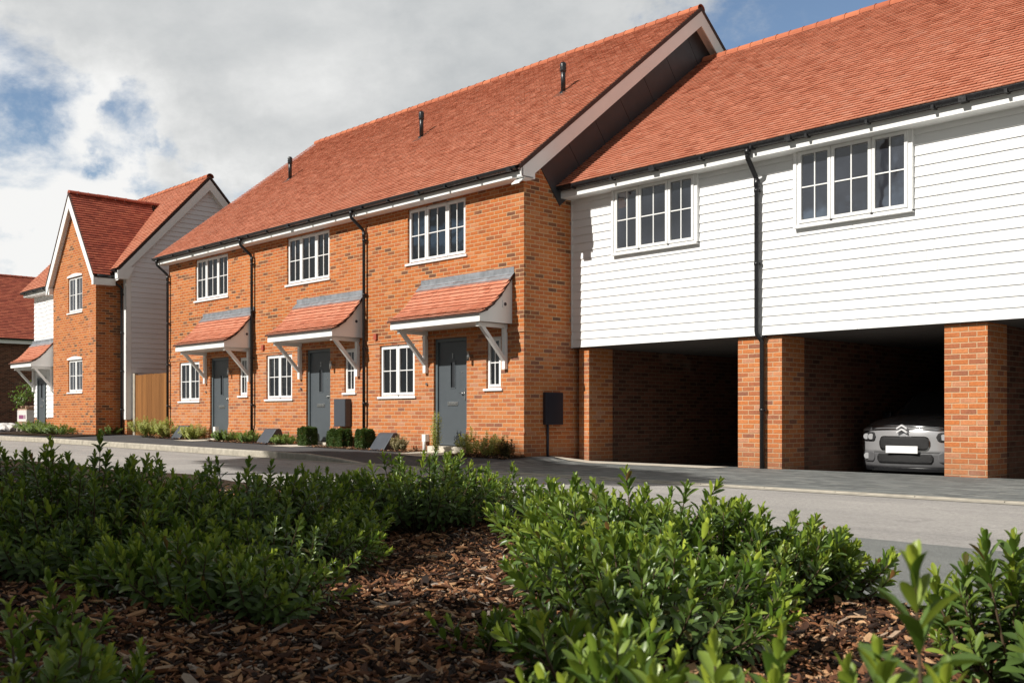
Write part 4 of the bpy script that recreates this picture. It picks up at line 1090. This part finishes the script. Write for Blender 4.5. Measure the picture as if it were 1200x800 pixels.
# planting along the house fronts
def small(name, label, X, w, ht, mat, n, leafL=.03, ratio=.6, Y=-.38, cat='shrub', pairs=13, group=None, **k):
    shrub(name, label, X, Y, zs(X)-.01, w/2, ht*1.12, int(n*1.9) if n < 100 else n, leafL, ratio, pairs, mat, group, cat, stemr=.0025, stemm='stem_green', fall=.03, ang0=42., **k)
small('variegated_shrub', 'yellow green variegated shrub in front of the timber fence', -14.75, 1.25, .60, 'leaf_yellow', 46, .05)
small('variegated_shrub', 'yellow variegated shrub at the foot of the leftmost black downpipe of the row', -13.55, .85, .50, 'leaf_yellow', 34, .05)
small('variegated_shrub', 'yellow variegated shrub right of the leftmost grey wedge meter box', -12.0, .8, .42, 'leaf_yellow', 34, .05)
small('green_shrub', 'low bright green shrub right of the left house door', -10.3, .75, .30, 'leaf_green', 36, .045)
small('green_shrub', 'low bright green shrub at the foot of the downpipe between left and middle houses', -9.15, .75, .30, 'leaf_green', 36, .045)
small('green_shrub', 'low yellow green shrub against the middle wedge meter box', -7.55, .72, .26, 'leaf_green', 34, .045, tonelift=.15)
def clipped(label, X, w_, h_):
    z = zs(X)-.01; root = thing('clipped_shrub', label, 'shrub', (X, -.36, z), 0, 'clipped box shrubs by the middle house'); n = int(11000*w_*h_/.2)
    q = rng.uniform(-1, 1, (n, 3)); k = np.argmax(np.abs(q), 1); f = np.abs(q).max(1, keepdims=True); q = q/f*np.power(rng.uniform(.55, 1, (n, 1)), .35)
    r = np.linalg.norm(q, axis=1, keepdims=True); q = q*(1-.22*np.clip(r-1.0, 0, 1)); q *= 1+.07*np.sin(q[:, [1]]*5+q[:, [0]]*7+X)
    P = np.array([X, -.36, z+h_/2])+q*np.array([w_/2, .16, h_/2]); D = unit(q+rng.normal(0, .7, (n, 3))+[0, 0, .3]); N = unit(rng.normal(0, .7, (n, 3))+[0, 0, 1.])
    L = rng.uniform(.024, .040, n); V, F, T = leaves(P, D, N, L, L*.55, np.clip(rng.normal(.4, .18, n), 0, 1))
    np_mesh('foliage', V, F, M['leaf_box'], root, T)
    b = MB(); b.tube([(X, -.36, z-.05), (X+.02, -.36, z+h_*.6)], [.02, .008], 6); b.build('stems', M['stem'], root)
clipped('dark clipped box shrub left of the middle house door', -6.55, .38, .42)
clipped('widest dark clipped box shrub, under the grey wall meter box', -5.28, .62, .40)
clipped('dark clipped box shrub at the foot of the downpipe before the right-hand house', -4.36, .36, .41)
small('pinkish_shrub', 'small pinkish brown shrub beside the rightmost wedge meter box', -3.15, .40, .34, 'leaf_pink', 26, .035)
small('climbing_shrub', 'tall thin yellow green shrub in front of the right-hand house door', -1.98, .30, .86, 'leaf_yellow', 12, .05, pairs=16, density=.022)
small('variegated_shrub', 'sparse variegated shrub just right of the right-hand house door', -1.02, .55, .46, 'leaf_yellow', 20, .045)
small('variegated_shrub', 'sparse variegated shrub at the right end of the house front, by a purple leaved plant', -.46, .6, .44, 'leaf_yellow', 20, .045)
small('purple_shrub', 'small purple leaved shrub at the corner of the right-hand house', -.06, .32, .34, 'leaf_red', 16, .05)
small('flowering_shrub', 'white flowering low shrub by the detached house door', -23.2, 1.5, .45, 'leaf_green', 46, .05, Y=-.6, flowers=30)
small('green_shrub', 'low green shrub under the left part of the brick bay', -21.0, 1.3, .34, 'leaf_green', 46, .05, Y=-1.1)
small('green_shrub', 'low green shrub under the right part of the brick bay', -19.4, 1.5, .32, 'leaf_green', 46, .05, Y=-1.1)
small('green_shrub', 'thin green plant at the foot of the detached house downpipe', -17.4, .7, .30, 'leaf_green', 14, .05)
# mulch strips in front of the terrace
def chips(name, XY, zf, n, L0, label=None, cat=None, sxy=None, dens=None):
    X, Y = XY; n = len(X)
    L = L0*np.exp(rng.normal(0, .58, n)); L = np.minimum(L, L0*2.3); Wd = L*rng.uniform(.12, .42, n); Th = rng.uniform(.002, .007, n)
    az = rng.uniform(0, 6.28, n); pit = rng.normal(0, .30, n); rol = rng.normal(0, .45, n)
    Z = np.array([zf(x, y) for x, y in zip(X, Y)])+rng.uniform(.0, .028, n)*(L0/.03)
    d = np.stack([np.cos(az)*np.cos(pit), np.sin(az)*np.cos(pit), np.sin(pit)], 1)
    s = np.stack([-np.sin(az), np.cos(az), np.zeros(n)], 1); nn = np.cross(d, s); s = s*np.cos(rol)[:, None]+nn*np.sin(rol)[:, None]; nn = np.cross(d, s)
    c = np.array([(-1, -.75), (-.1, -1), (.85, -.8), (1, .25), (.55, 1), (-.6, .85), (-1.05, .2)])
    m = len(c); P = np.stack([X, Y, Z], 1)
    jit = rng.uniform(.6, 1.15, (n, m, 1)); q = c[None]*jit
    warp = (q[:, :, :1]**2)*rng.normal(0, .10, (n, 1, 1))*L[:, None, None]
    top = P[:, None]+d[:, None]*q[:, :, :1]*L[:, None, None]*.5+s[:, None]*q[:, :, 1:]*Wd[:, None, None]*.5+nn[:, None]*(Th[:, None, None]*.5+warp)
    bot = top-nn[:, None]*Th[:, None, None]
    V = np.concatenate([top, bot], 1).reshape(-1, 3); b = (np.arange(n)*2*m)[:, None]
    T = []
    for k in range(1, m-1): T.append(b+np.array([[0, k, k+1]]))
    for k in range(m): k2 = (k+1) % m; T.append(b+np.array([[k, m+k, m+k2]])); T.append(b+np.array([[k, m+k2, k2]]))
    o = np_mesh(name, V, np.concatenate(T), M['chip'], None, smooth=False, off=(0, 0, 0))
    return tag(o, label, cat, None, 'stuff')
M['chip'] = island_mat('bark_chip', [(0., (.014, .010, .008)), (.34, (.040, .021, .014)), (.56, (.13, .055, .028)), (.77, (.31, .14, .065)), (.92, (.50, .30, .16)), (1., (.34, .28, .23))], .85, .25, 45, .6, .004, 70)
ncam = 85000
Zd = 1/np.sqrt(rng.uniform(1/9.5**2, 1/1.4**2, ncam*2)); Zd = np.where(rng.random(ncam*2) < .5, rng.uniform(1.6, 9., ncam*2), Zd)
Xd = rng.uniform(-.62, .62, ncam*2)*Zd
X = CAMX+Xd*UX+Zd*UZ; Y = CAMY+Xd*VX+Zd*VZ
ee = np.array([bed_edge(x)-y for x, y in zip(X, Y)])
ok = ee > rng.normal(.10, .08, len(X)); X, Y = X[ok][:ncam], Y[ok][:ncam]
chips('bark_mulch', (X, Y), zbed, ncam, .034, 'brown bark chip mulch covering the foreground bed', 'mulch')
Zd = rng.uniform(1.7, 6.5, 45000); Xd = rng.uniform(-.56, .56, 45000)*Zd; X = CAMX+Xd*UX+Zd*UZ; Y = CAMY+Xd*VX+Zd*VZ
ok = np.array([bed_edge(x)-y for x, y in zip(X, Y)]) > rng.normal(.05, .12, len(X))
chips('bark_mulch', (X[ok], Y[ok]), lambda x, y: zbed(x, y)+.012, 0, .012, 'fine bark crumbs scattered over the foreground bed', 'mulch')
# a few pale stones and chips spilt on the footway are left to the mulch edge
X = rng.uniform(-14, .15, 5200); Y = rng.uniform(-.68, -.03, 5200)
ok = ~((np.abs(X+2.05) < .55) | (np.abs(X+6.7) < .5) | (np.abs(X+11.37) < .55)); X, Y = X[ok], Y[ok]
chips('bark_mulch', (X, Y), lambda x, y: zpave(x, y)+.004, 0, .035, 'thin strip of bark mulch along the foot of the terrace', 'mulch')
for X0, X1 in ((-14.2, -11.95), (-10.8, -7.25), (-6.15, -2.65), (-1.45, .12)):
    sheet('planting_strip', lin(X0, X1, 8), [-.66, -.35, -.02], lambda x, y: zpave(x, y)+.006, M['soil'])
for X0 in (-11.37, -6.7, -2.05): sheet('front_path', lin(X0-.5, X0+.5, 3), [-1.0, -.5, -.13], lambda x, y: zpave(x, y)+.01, M['slab'])
sheet('planting_strip', lin(-25.2, -17., 10), [-1.75, -1.2, -.6, -.02], lambda x, y: zpave(x, y)+.03, M['soil'])

# ------------------------------------------------------------------ far left corner: brick pack, white sacks, sapling
M['wrap'] = plain('white_wrap', (.62, .58, .55), .5, .2, 3)
M['packbrick'] = brick_mat('packed_brick', [(0., (.30, .18, .12)), (1., (.52, .36, .26))], (.20, .14, .10), 9.)
M['stripe'] = plain('purple_print', (.22, .06, .14), .5, .1)
pk = thing('brick_pack', 'wrapped pack of pale bricks on a pallet beside the detached house', 'building materials', (-26.9, .6, .2))
b = MB(); b.box(-27.45, -26.45, .2, 1.1, .30, 1.0); b.build('bricks', M['packbrick'], pk)
b = MB(); b.box(-27.46, -26.44, .19, 1.11, .52, .94); b.build('wrapping', M['wrap'], pk, bevel=.01)
b = MB(); b.box(-27.25, -26.75, .183, .188, .62, .76); b.box(-26.66, -26.56, .183, .188, .62, .76); b.build('printed_band', M['stripe'], pk)
b = MB(); b.box(-27.5, -26.4, .16, 1.14, .26, .299)
for x in (-27.45, -27., -26.5): b.box(x, x+.1, .16, 1.14, .14, .259)
b.build('pallet', M['post'], pk)
b = MB()
for k in range(14):
    x, y = rng.uniform(-27.3, -26.6), rng.uniform(.3, 1.0); a = rng.uniform(0, 3)
    c, s = math.cos(a), math.sin(a); z = .995+rng.uniform(0, .05)
    b.beam((x-c*.11, y-s*.11, z+.03), (x+c*.11, y+s*.11, z+.05), .10, .065)
b.build('loose_brick', M['packbrick'], pk)
def sack(X, Y, r, label):
    root = None; b = MB(); n, m = 14, 9; vs = []
    ph = rng.uniform(0, 6, 4)
    for i in range(m+1):
        t = math.pi*i/m
        for k in range(n):
            a = 2*math.pi*k/n; q = r*(1+.16*math.sin(3*a+ph[0]+2*t)+.12*math.sin(5*a+ph[1]-3*t))
            vs.append((X+q*math.sin(t)*math.cos(a)*1.2, Y+q*math.sin(t)*math.sin(a), .14+max(-.02, .42*r*2*(1+math.cos(t))/2+.06*math.sin(4*a+ph[2])*math.sin(t))))
    b.add(vs, [(i*n+k, i*n+(k+1) % n, (i+1)*n+(k+1) % n, (i+1)*n+k) for i in range(m) for k in range(n)], 0, False)
    tag(b.build('sack', M['wrap'], None), label, 'sack', 'white sacks at the far left')
sack(-28.2, .1, .38, 'crumpled white sack nearest the left edge, in front of the far house')
sack(-27.0, -.35, .30, 'crumpled white sack in front of the wrapped brick pack')
def tree(name, label, X, Y, z, H, crown, lobes, nleaf, leafL, mat, trunk=.2, group=None):
    root = thing(name, label, 'tree', (X, Y, z), 0, group)
    b = MB(); cz = z+H-crown[2]
    b.tube([(X, Y, z-.2), (X+.02*H, Y, z+(cz-z)*.5), (X, Y, cz), (X, Y+.02*H, z+H*.92)], [trunk, trunk*.75, trunk*.5, trunk*.12], 10)
    cen = []
    for i in range(lobes):
        a = rng.uniform(0, 6.28); q = rng.uniform(.3, .8); h_ = rng.uniform(-.65, .75)
        c = np.array([X+crown[0]*q*math.cos(a)*math.sqrt(1-h_*h_*.8), Y+crown[1]*q*math.sin(a)*math.sqrt(1-h_*h_*.8), cz+crown[2]*h_])
        cen.append(c); s = (X, Y, cz-crown[2]*.75+(c[2]-cz+crown[2]*.75)*.45); mid = ((s[0]+c[0])/2, (s[1]+c[1])/2, (s[2]+c[2])/2+.06*H)
        b.tube([s, mid, tuple(c)], [trunk*.32, trunk*.2, trunk*.05], 6)
    b.build('trunk', M['bark'], root)
    cen = np.array(cen); ix = rng.integers(0, lobes, nleaf)
    r = rng.normal(0, 1, (nleaf, 3)); r = unit(r)*np.power(rng.uniform(0, 1, (nleaf, 1)), .45)
    P = cen[ix]+r*np.array(crown)*.46*rng.uniform(.7, 1.1, (lobes, 1))[ix]
    D = unit(r+rng.normal(0, .7, (nleaf, 3))+[0, 0, -.2]); N = unit(rng.normal(0, .6, (nleaf, 3))+[0, 0, 1.])
    L = leafL*rng.uniform(.7, 1.3, nleaf)
    V, F, T = leaves(P, D, N, L, L*.6, np.clip(.45+.2*r[:, 2]+rng.normal(0, .12, nleaf), 0, 1))
    np_mesh('crown', V, F, M[mat], root, T)
    return root
tree('young_tree', 'young leafy tree at the far left edge in front of the far house', -29.6, 1.2, .1, 2.2, (.8, .6, .75), 12, 420, .10, 'leaf_green', .03)
# tall garden trees behind the viewpoint: their shade lies over the left of the bed and across the road
GT = 'tall garden trees behind the viewpoint'
SUN_AZ, SUN_EL = 11.5, 38.0
LX, LY = math.sin(R(SUN_AZ)), math.cos(R(SUN_AZ))
def shade_tree(label, sx, sy, zc, crown, lobes, nleaf, leafL):
    """crown centre placed where its shade reaches the spot (sx, sy) on the ground"""
    D = zc/math.tan(R(SUN_EL)); X, Y = sx-LX*D, sy-LY*D
    return tree('garden_tree', label, X, Y, -.3, zc+crown[2]+.3, crown, lobes, nleaf, leafL, 'leaf_tree', .28, GT)
shade_tree('broad leafy garden tree behind the viewpoint, nearest the shaded end of the bed', 9.3, -15.5, 3.7, (2.4, 2.4, 2.8), 70, 30000, .34)
shade_tree('narrower leafy garden tree behind the viewpoint, between two broad ones', 6.9, -13.95, 3.9, (2.1, 2.4, 3.0), 70, 36000, .36)
shade_tree('broad leafy garden tree behind the viewpoint, further left along the bed', 1.0, -13.7, 3.9, (4.2, 2.8, 3.0), 80, 38000, .34)
def hedge(label, x0, x1, y0, y1, h_, n):
    root = thing('added_shade_hedge', label, 'hedge', ((x0+x1)/2, (y0+y1)/2, -.1)); c = np.array([(x0+x1)/2, (y0+y1)/2, h_/2-.1]); e = np.array([(x1-x0)/2, (y1-y0)/2, h_/2])
    q = rng.uniform(-1, 1, (n, 3)); k = rng.integers(0, 3, n); k = np.where(rng.random(n) < .8, np.where(rng.random(n) < .6, 1, 2), k)
    q[np.arange(n), k] = np.sign(q[np.arange(n), k])*rng.uniform(.72, 1.06, n)
    q[:, 1] *= 1+.10*np.sin(q[:, 0]*19)*np.sin(q[:, 2]*3+1); q[:, 2] += .05*np.sin(q[:, 0]*23)*(q[:, 2] > 0)
    D = unit(q*np.array([.3, 1, 1])+rng.normal(0, .6, (n, 3))); N = unit(rng.normal(0, .6, (n, 3))+q); L = rng.uniform(.06, .12, n)
    V, F, T = leaves(c+q*e, D, N, L, L*.55, np.clip(rng.normal(.35, .15, n), 0, 1)); np_mesh('foliage', V, F, M['leaf_tree'], root, T)
    b = MB(); xs = lin(x0+.25, x1-.25, 24); m = 8; vs = []
    for x in xs:
        for i in range(m):
            a = 2*math.pi*i/m; vs.append((x, c[1]+e[1]*.62*math.cos(a)*rng.uniform(.85, 1.1), c[2]+e[2]*.80*math.sin(a)*rng.uniform(.9, 1.08)))
    b.add(vs, [(i*m+k, i*m+(k+1) % m, (i+1)*m+(k+1) % m, (i+1)*m+k) for i in range(23) for k in range(m)]+[tuple(range(m)), tuple(range(23*m, 24*m))], 0, False)
    b.build('hedge_core', M['stem'], root)  # solid core inside the leaves stops light passing through the hedge
hedge('added tall green hedge beside the viewpoint, unseen, keeping the bed dark', -3.5, 11.1, -14.9, -13.4, 2.5, 60000)  # unseen hedge, added to block sky light and sun from the shaded bed
shade_tree('flat topped tall garden tree far behind the viewpoint', 0., -2.6, 13.0, (4.5, 1.4, 1.05), 70, 46000, .30)

# ------------------------------------------------------------------ world: sky with broken cloud
w = bpy.data.worlds.new('World'); scene.world = w; w.use_nodes = True
t = w.node_tree; nd = t.nodes; bg = nd['Background']; bg.inputs['Strength'].default_value = .10
sx, sy, sz = -LX*math.cos(R(SUN_EL)), -LY*math.cos(R(SUN_EL)), math.sin(R(SUN_EL))
sky = nd.new('ShaderNodeTexSky'); sky.sky_type = 'NISHITA'; sky.sun_disc = False
sky.sun_elevation = R(SUN_EL); sky.sun_rotation = math.atan2(sx, sy); sky.air_density = 1.0; sky.dust_density = .6; sky.ozone_density = 1.4
tc = nd.new('ShaderNodeTexCoord'); GEN = tc.outputs['Generated']
def wm(op, a, b=0., clamp=False):
    m = nd.new('ShaderNodeMath'); m.operation = op; m.use_clamp = clamp
    for i, v in enumerate((a, b)):
        if hasattr(v, 'is_output'): t.links.new(v, m.inputs[i])
        else: m.inputs[i].default_value = v
    return m.outputs[0]
sp = nd.new('ShaderNodeSeparateXYZ'); t.links.new(GEN, sp.inputs[0])
zz = wm('ADD', wm('MAXIMUM', sp.outputs[2], 0.), .35)
cmb = nd.new('ShaderNodeCombineXYZ'); t.links.new(wm('DIVIDE', sp.outputs[0], zz), cmb.inputs[0]); t.links.new(wm('DIVIDE', sp.outputs[1], zz), cmb.inputs[1]); t.links.new(wm('MULTIPLY', sp.outputs[2], .8), cmb.inputs[2])
def wnoise(scale, det, rough, off, dist=0.):
    mp = nd.new('ShaderNodeMapping'); mp.inputs['Location'].default_value = off; t.links.new(cmb.outputs[0], mp.inputs[0])
    n = nd.new('ShaderNodeTexNoise'); n.inputs['Scale'].default_value = scale; n.inputs['Detail'].default_value = det; n.inputs['Roughness'].default_value = rough; n.inputs['Distortion'].default_value = dist
    t.links.new(mp.outputs[0], n.inputs['Vector']); return n.outputs['Fac']
def wmr(v, a, b, c=0., d=1.):
    m = nd.new('ShaderNodeMapRange'); m.interpolation_type = 'SMOOTHSTEP'
    t.links.new(v, m.inputs[0])
    for i, q in enumerate((a, b, c, d)): m.inputs[i+1].default_value = q
    return m.outputs[0]
def pdir(px, py):
    x, z, y = (px-600)/1200, 1., (487-py)/1200
    v = Vector((x*UX+z*UZ, x*VX+z*VZ, y)); return v.normalized()
wv = nd.new('ShaderNodeTexNoise'); wv.inputs['Scale'].default_value = 3.2; wv.inputs['Detail'].default_value = 8; wv.inputs['Roughness'].default_value = .6; t.links.new(GEN, wv.inputs['Vector'])
wo = nd.new('ShaderNodeVectorMath'); wo.operation = 'MULTIPLY_ADD'; t.links.new(wv.outputs['Color'], wo.inputs[0]); wo.inputs[1].default_value = (.55, .55, .55); wo.inputs[2].default_value = (-.275, -.275, -.275)
wa = nd.new('ShaderNodeVectorMath'); wa.operation = 'ADD'; t.links.new(GEN, wa.inputs[0]); t.links.new(wo.outputs[0], wa.inputs[1])
wn_ = nd.new('ShaderNodeVectorMath'); wn_.operation = 'NORMALIZE'; t.links.new(wa.outputs[0], wn_.inputs[0])
def blob(px, py, rad):                      # soft patch of the sky dome around one direction
    d = nd.new('ShaderNodeVectorMath'); d.operation = 'DOT_PRODUCT'
    t.links.new(wn_.outputs[0], d.inputs[0]); d.inputs[1].default_value = pdir(px, py)
    return wmr(d.outputs['Value'], math.cos(rad/1200.), 1.)
cover = wm('ADD', wm('MULTIPLY', wm('SUBTRACT', wnoise(3.0, 10, .62, (3.1, 1.7, 0), .2), .5), 1.5), .5)
gaps = None
for px, py, rad, amt in ((-20, 90, 125, .18), (1000, -25, 290, .37), (-20, 320, 80, .20), (285, 222, 80, .20), (205, 150, 50, .18)):
    g = wm('MULTIPLY', blob(px, py, rad), amt); gaps = g if gaps is None else wm('ADD', gaps, g)
dens = wmr(wm('SUBTRACT', wm('ADD', cover, .24), gaps), .36, .66)
shade = wnoise(1.3, 8, .58, (8.3, 4.4, 0), .3)
puff = wm('ADD', wm('MULTIPLY', blob(110, 280, 260), .30), wm('MULTIPLY', blob(0, 310, 200), .25))
puff = wm('ADD', puff, wm('MULTIPLY', blob(170, 70, 320), .24)); puff = wm('SUBTRACT', puff, wm('MULTIPLY', blob(480, 60, 380), .06))
lum = wm('ADD', wm('ADD', shade, wm('MULTIPLY', wm('SUBTRACT', wnoise(5, 7, .62, (1, 2, 0)), .5), .45)), puff)
cr = nd.new('ShaderNodeValToRGB'); e = cr.color_ramp.elements; t.links.new(lum, cr.inputs[0])
e[0].position = .30; e[0].color = (3.4, 3.65, 3.9, 1); e[1].position = .88; e[1].color = (8.2, 8.2, 8.1, 1)
k = e.new(.48); k.color = (4.7, 4.9, 5.0, 1); k = e.new(.66); k.color = (6.1, 6.2, 6.2, 1)
# unseen cloud dimmed behind and overhead, raised at right, to shape the fill light
fd = nd.new('ShaderNodeVectorMath'); fd.operation = 'DOT_PRODUCT'; t.links.new(GEN, fd.inputs[0]); fd.inputs[1].default_value = Vector((UZ, VZ, .12)).normalized()
ahead = wmr(fd.outputs['Value'], .1, .72, .36, .95)
rd = nd.new('ShaderNodeVectorMath'); rd.operation = 'DOT_PRODUCT'; t.links.new(GEN, rd.inputs[0]); rd.inputs[1].default_value = Vector((1, .1, .95)).normalized()
ahead = wm('MAXIMUM', ahead, wmr(rd.outputs['Value'], .1, .8, .36, .85))
ahead = wm('MULTIPLY', ahead, wmr(sp.outputs[2], .50, .85, 1., .45))
sc_ = nd.new('ShaderNodeVectorMath'); sc_.operation = 'SCALE'; t.links.new(cr.outputs[0], sc_.inputs[0]); t.links.new(ahead, sc_.inputs['Scale'])
mx = nd.new('ShaderNodeMix'); mx.data_type = 'RGBA'; t.links.new(dens, mx.inputs[0]); t.links.new(sky.outputs[0], mx.inputs[6]); t.links.new(sc_.outputs[0], mx.inputs[7])
t.links.new(mx.outputs[2], bg.inputs['Color'])

sl_ = bpy.data.lights.new('sun', 'SUN'); sl_.energy = 5.0; sl_.angle = R(.53); sl_.color = (1., .955, .88)
so = bpy.data.objects.new('sun', sl_); COL.objects.link(so)
so.rotation_euler = Vector((-sx, -sy, -sz)).to_track_quat('-Z', 'Y').to_euler(); so.location = (0, -20, 30)

# ------------------------------------------------------------------ camera
cd = bpy.data.cameras.new('camera'); co = bpy.data.objects.new('camera', cd); COL.objects.link(co)
cd.sensor_width = 36; cd.lens = 36.0; cd.clip_end = 3000; cd.clip_start = .05
co.location = (CAMX, CAMY, CH)
co.rotation_euler = Vector((UZ, VZ, 0)).to_track_quat('-Z', 'Y').to_euler()
cd.shift_y = (487-400)/1200
cd.dof.use_dof = True; cd.dof.focus_distance = 13.; cd.dof.aperture_fstop = 10.
scene.camera = co
vs_ = scene.view_settings; vs_.view_transform = 'Standard'; vs_.look = 'None'; vs_.exposure = .25; vs_.gamma = 1.; vs_.use_curve_mapping = False
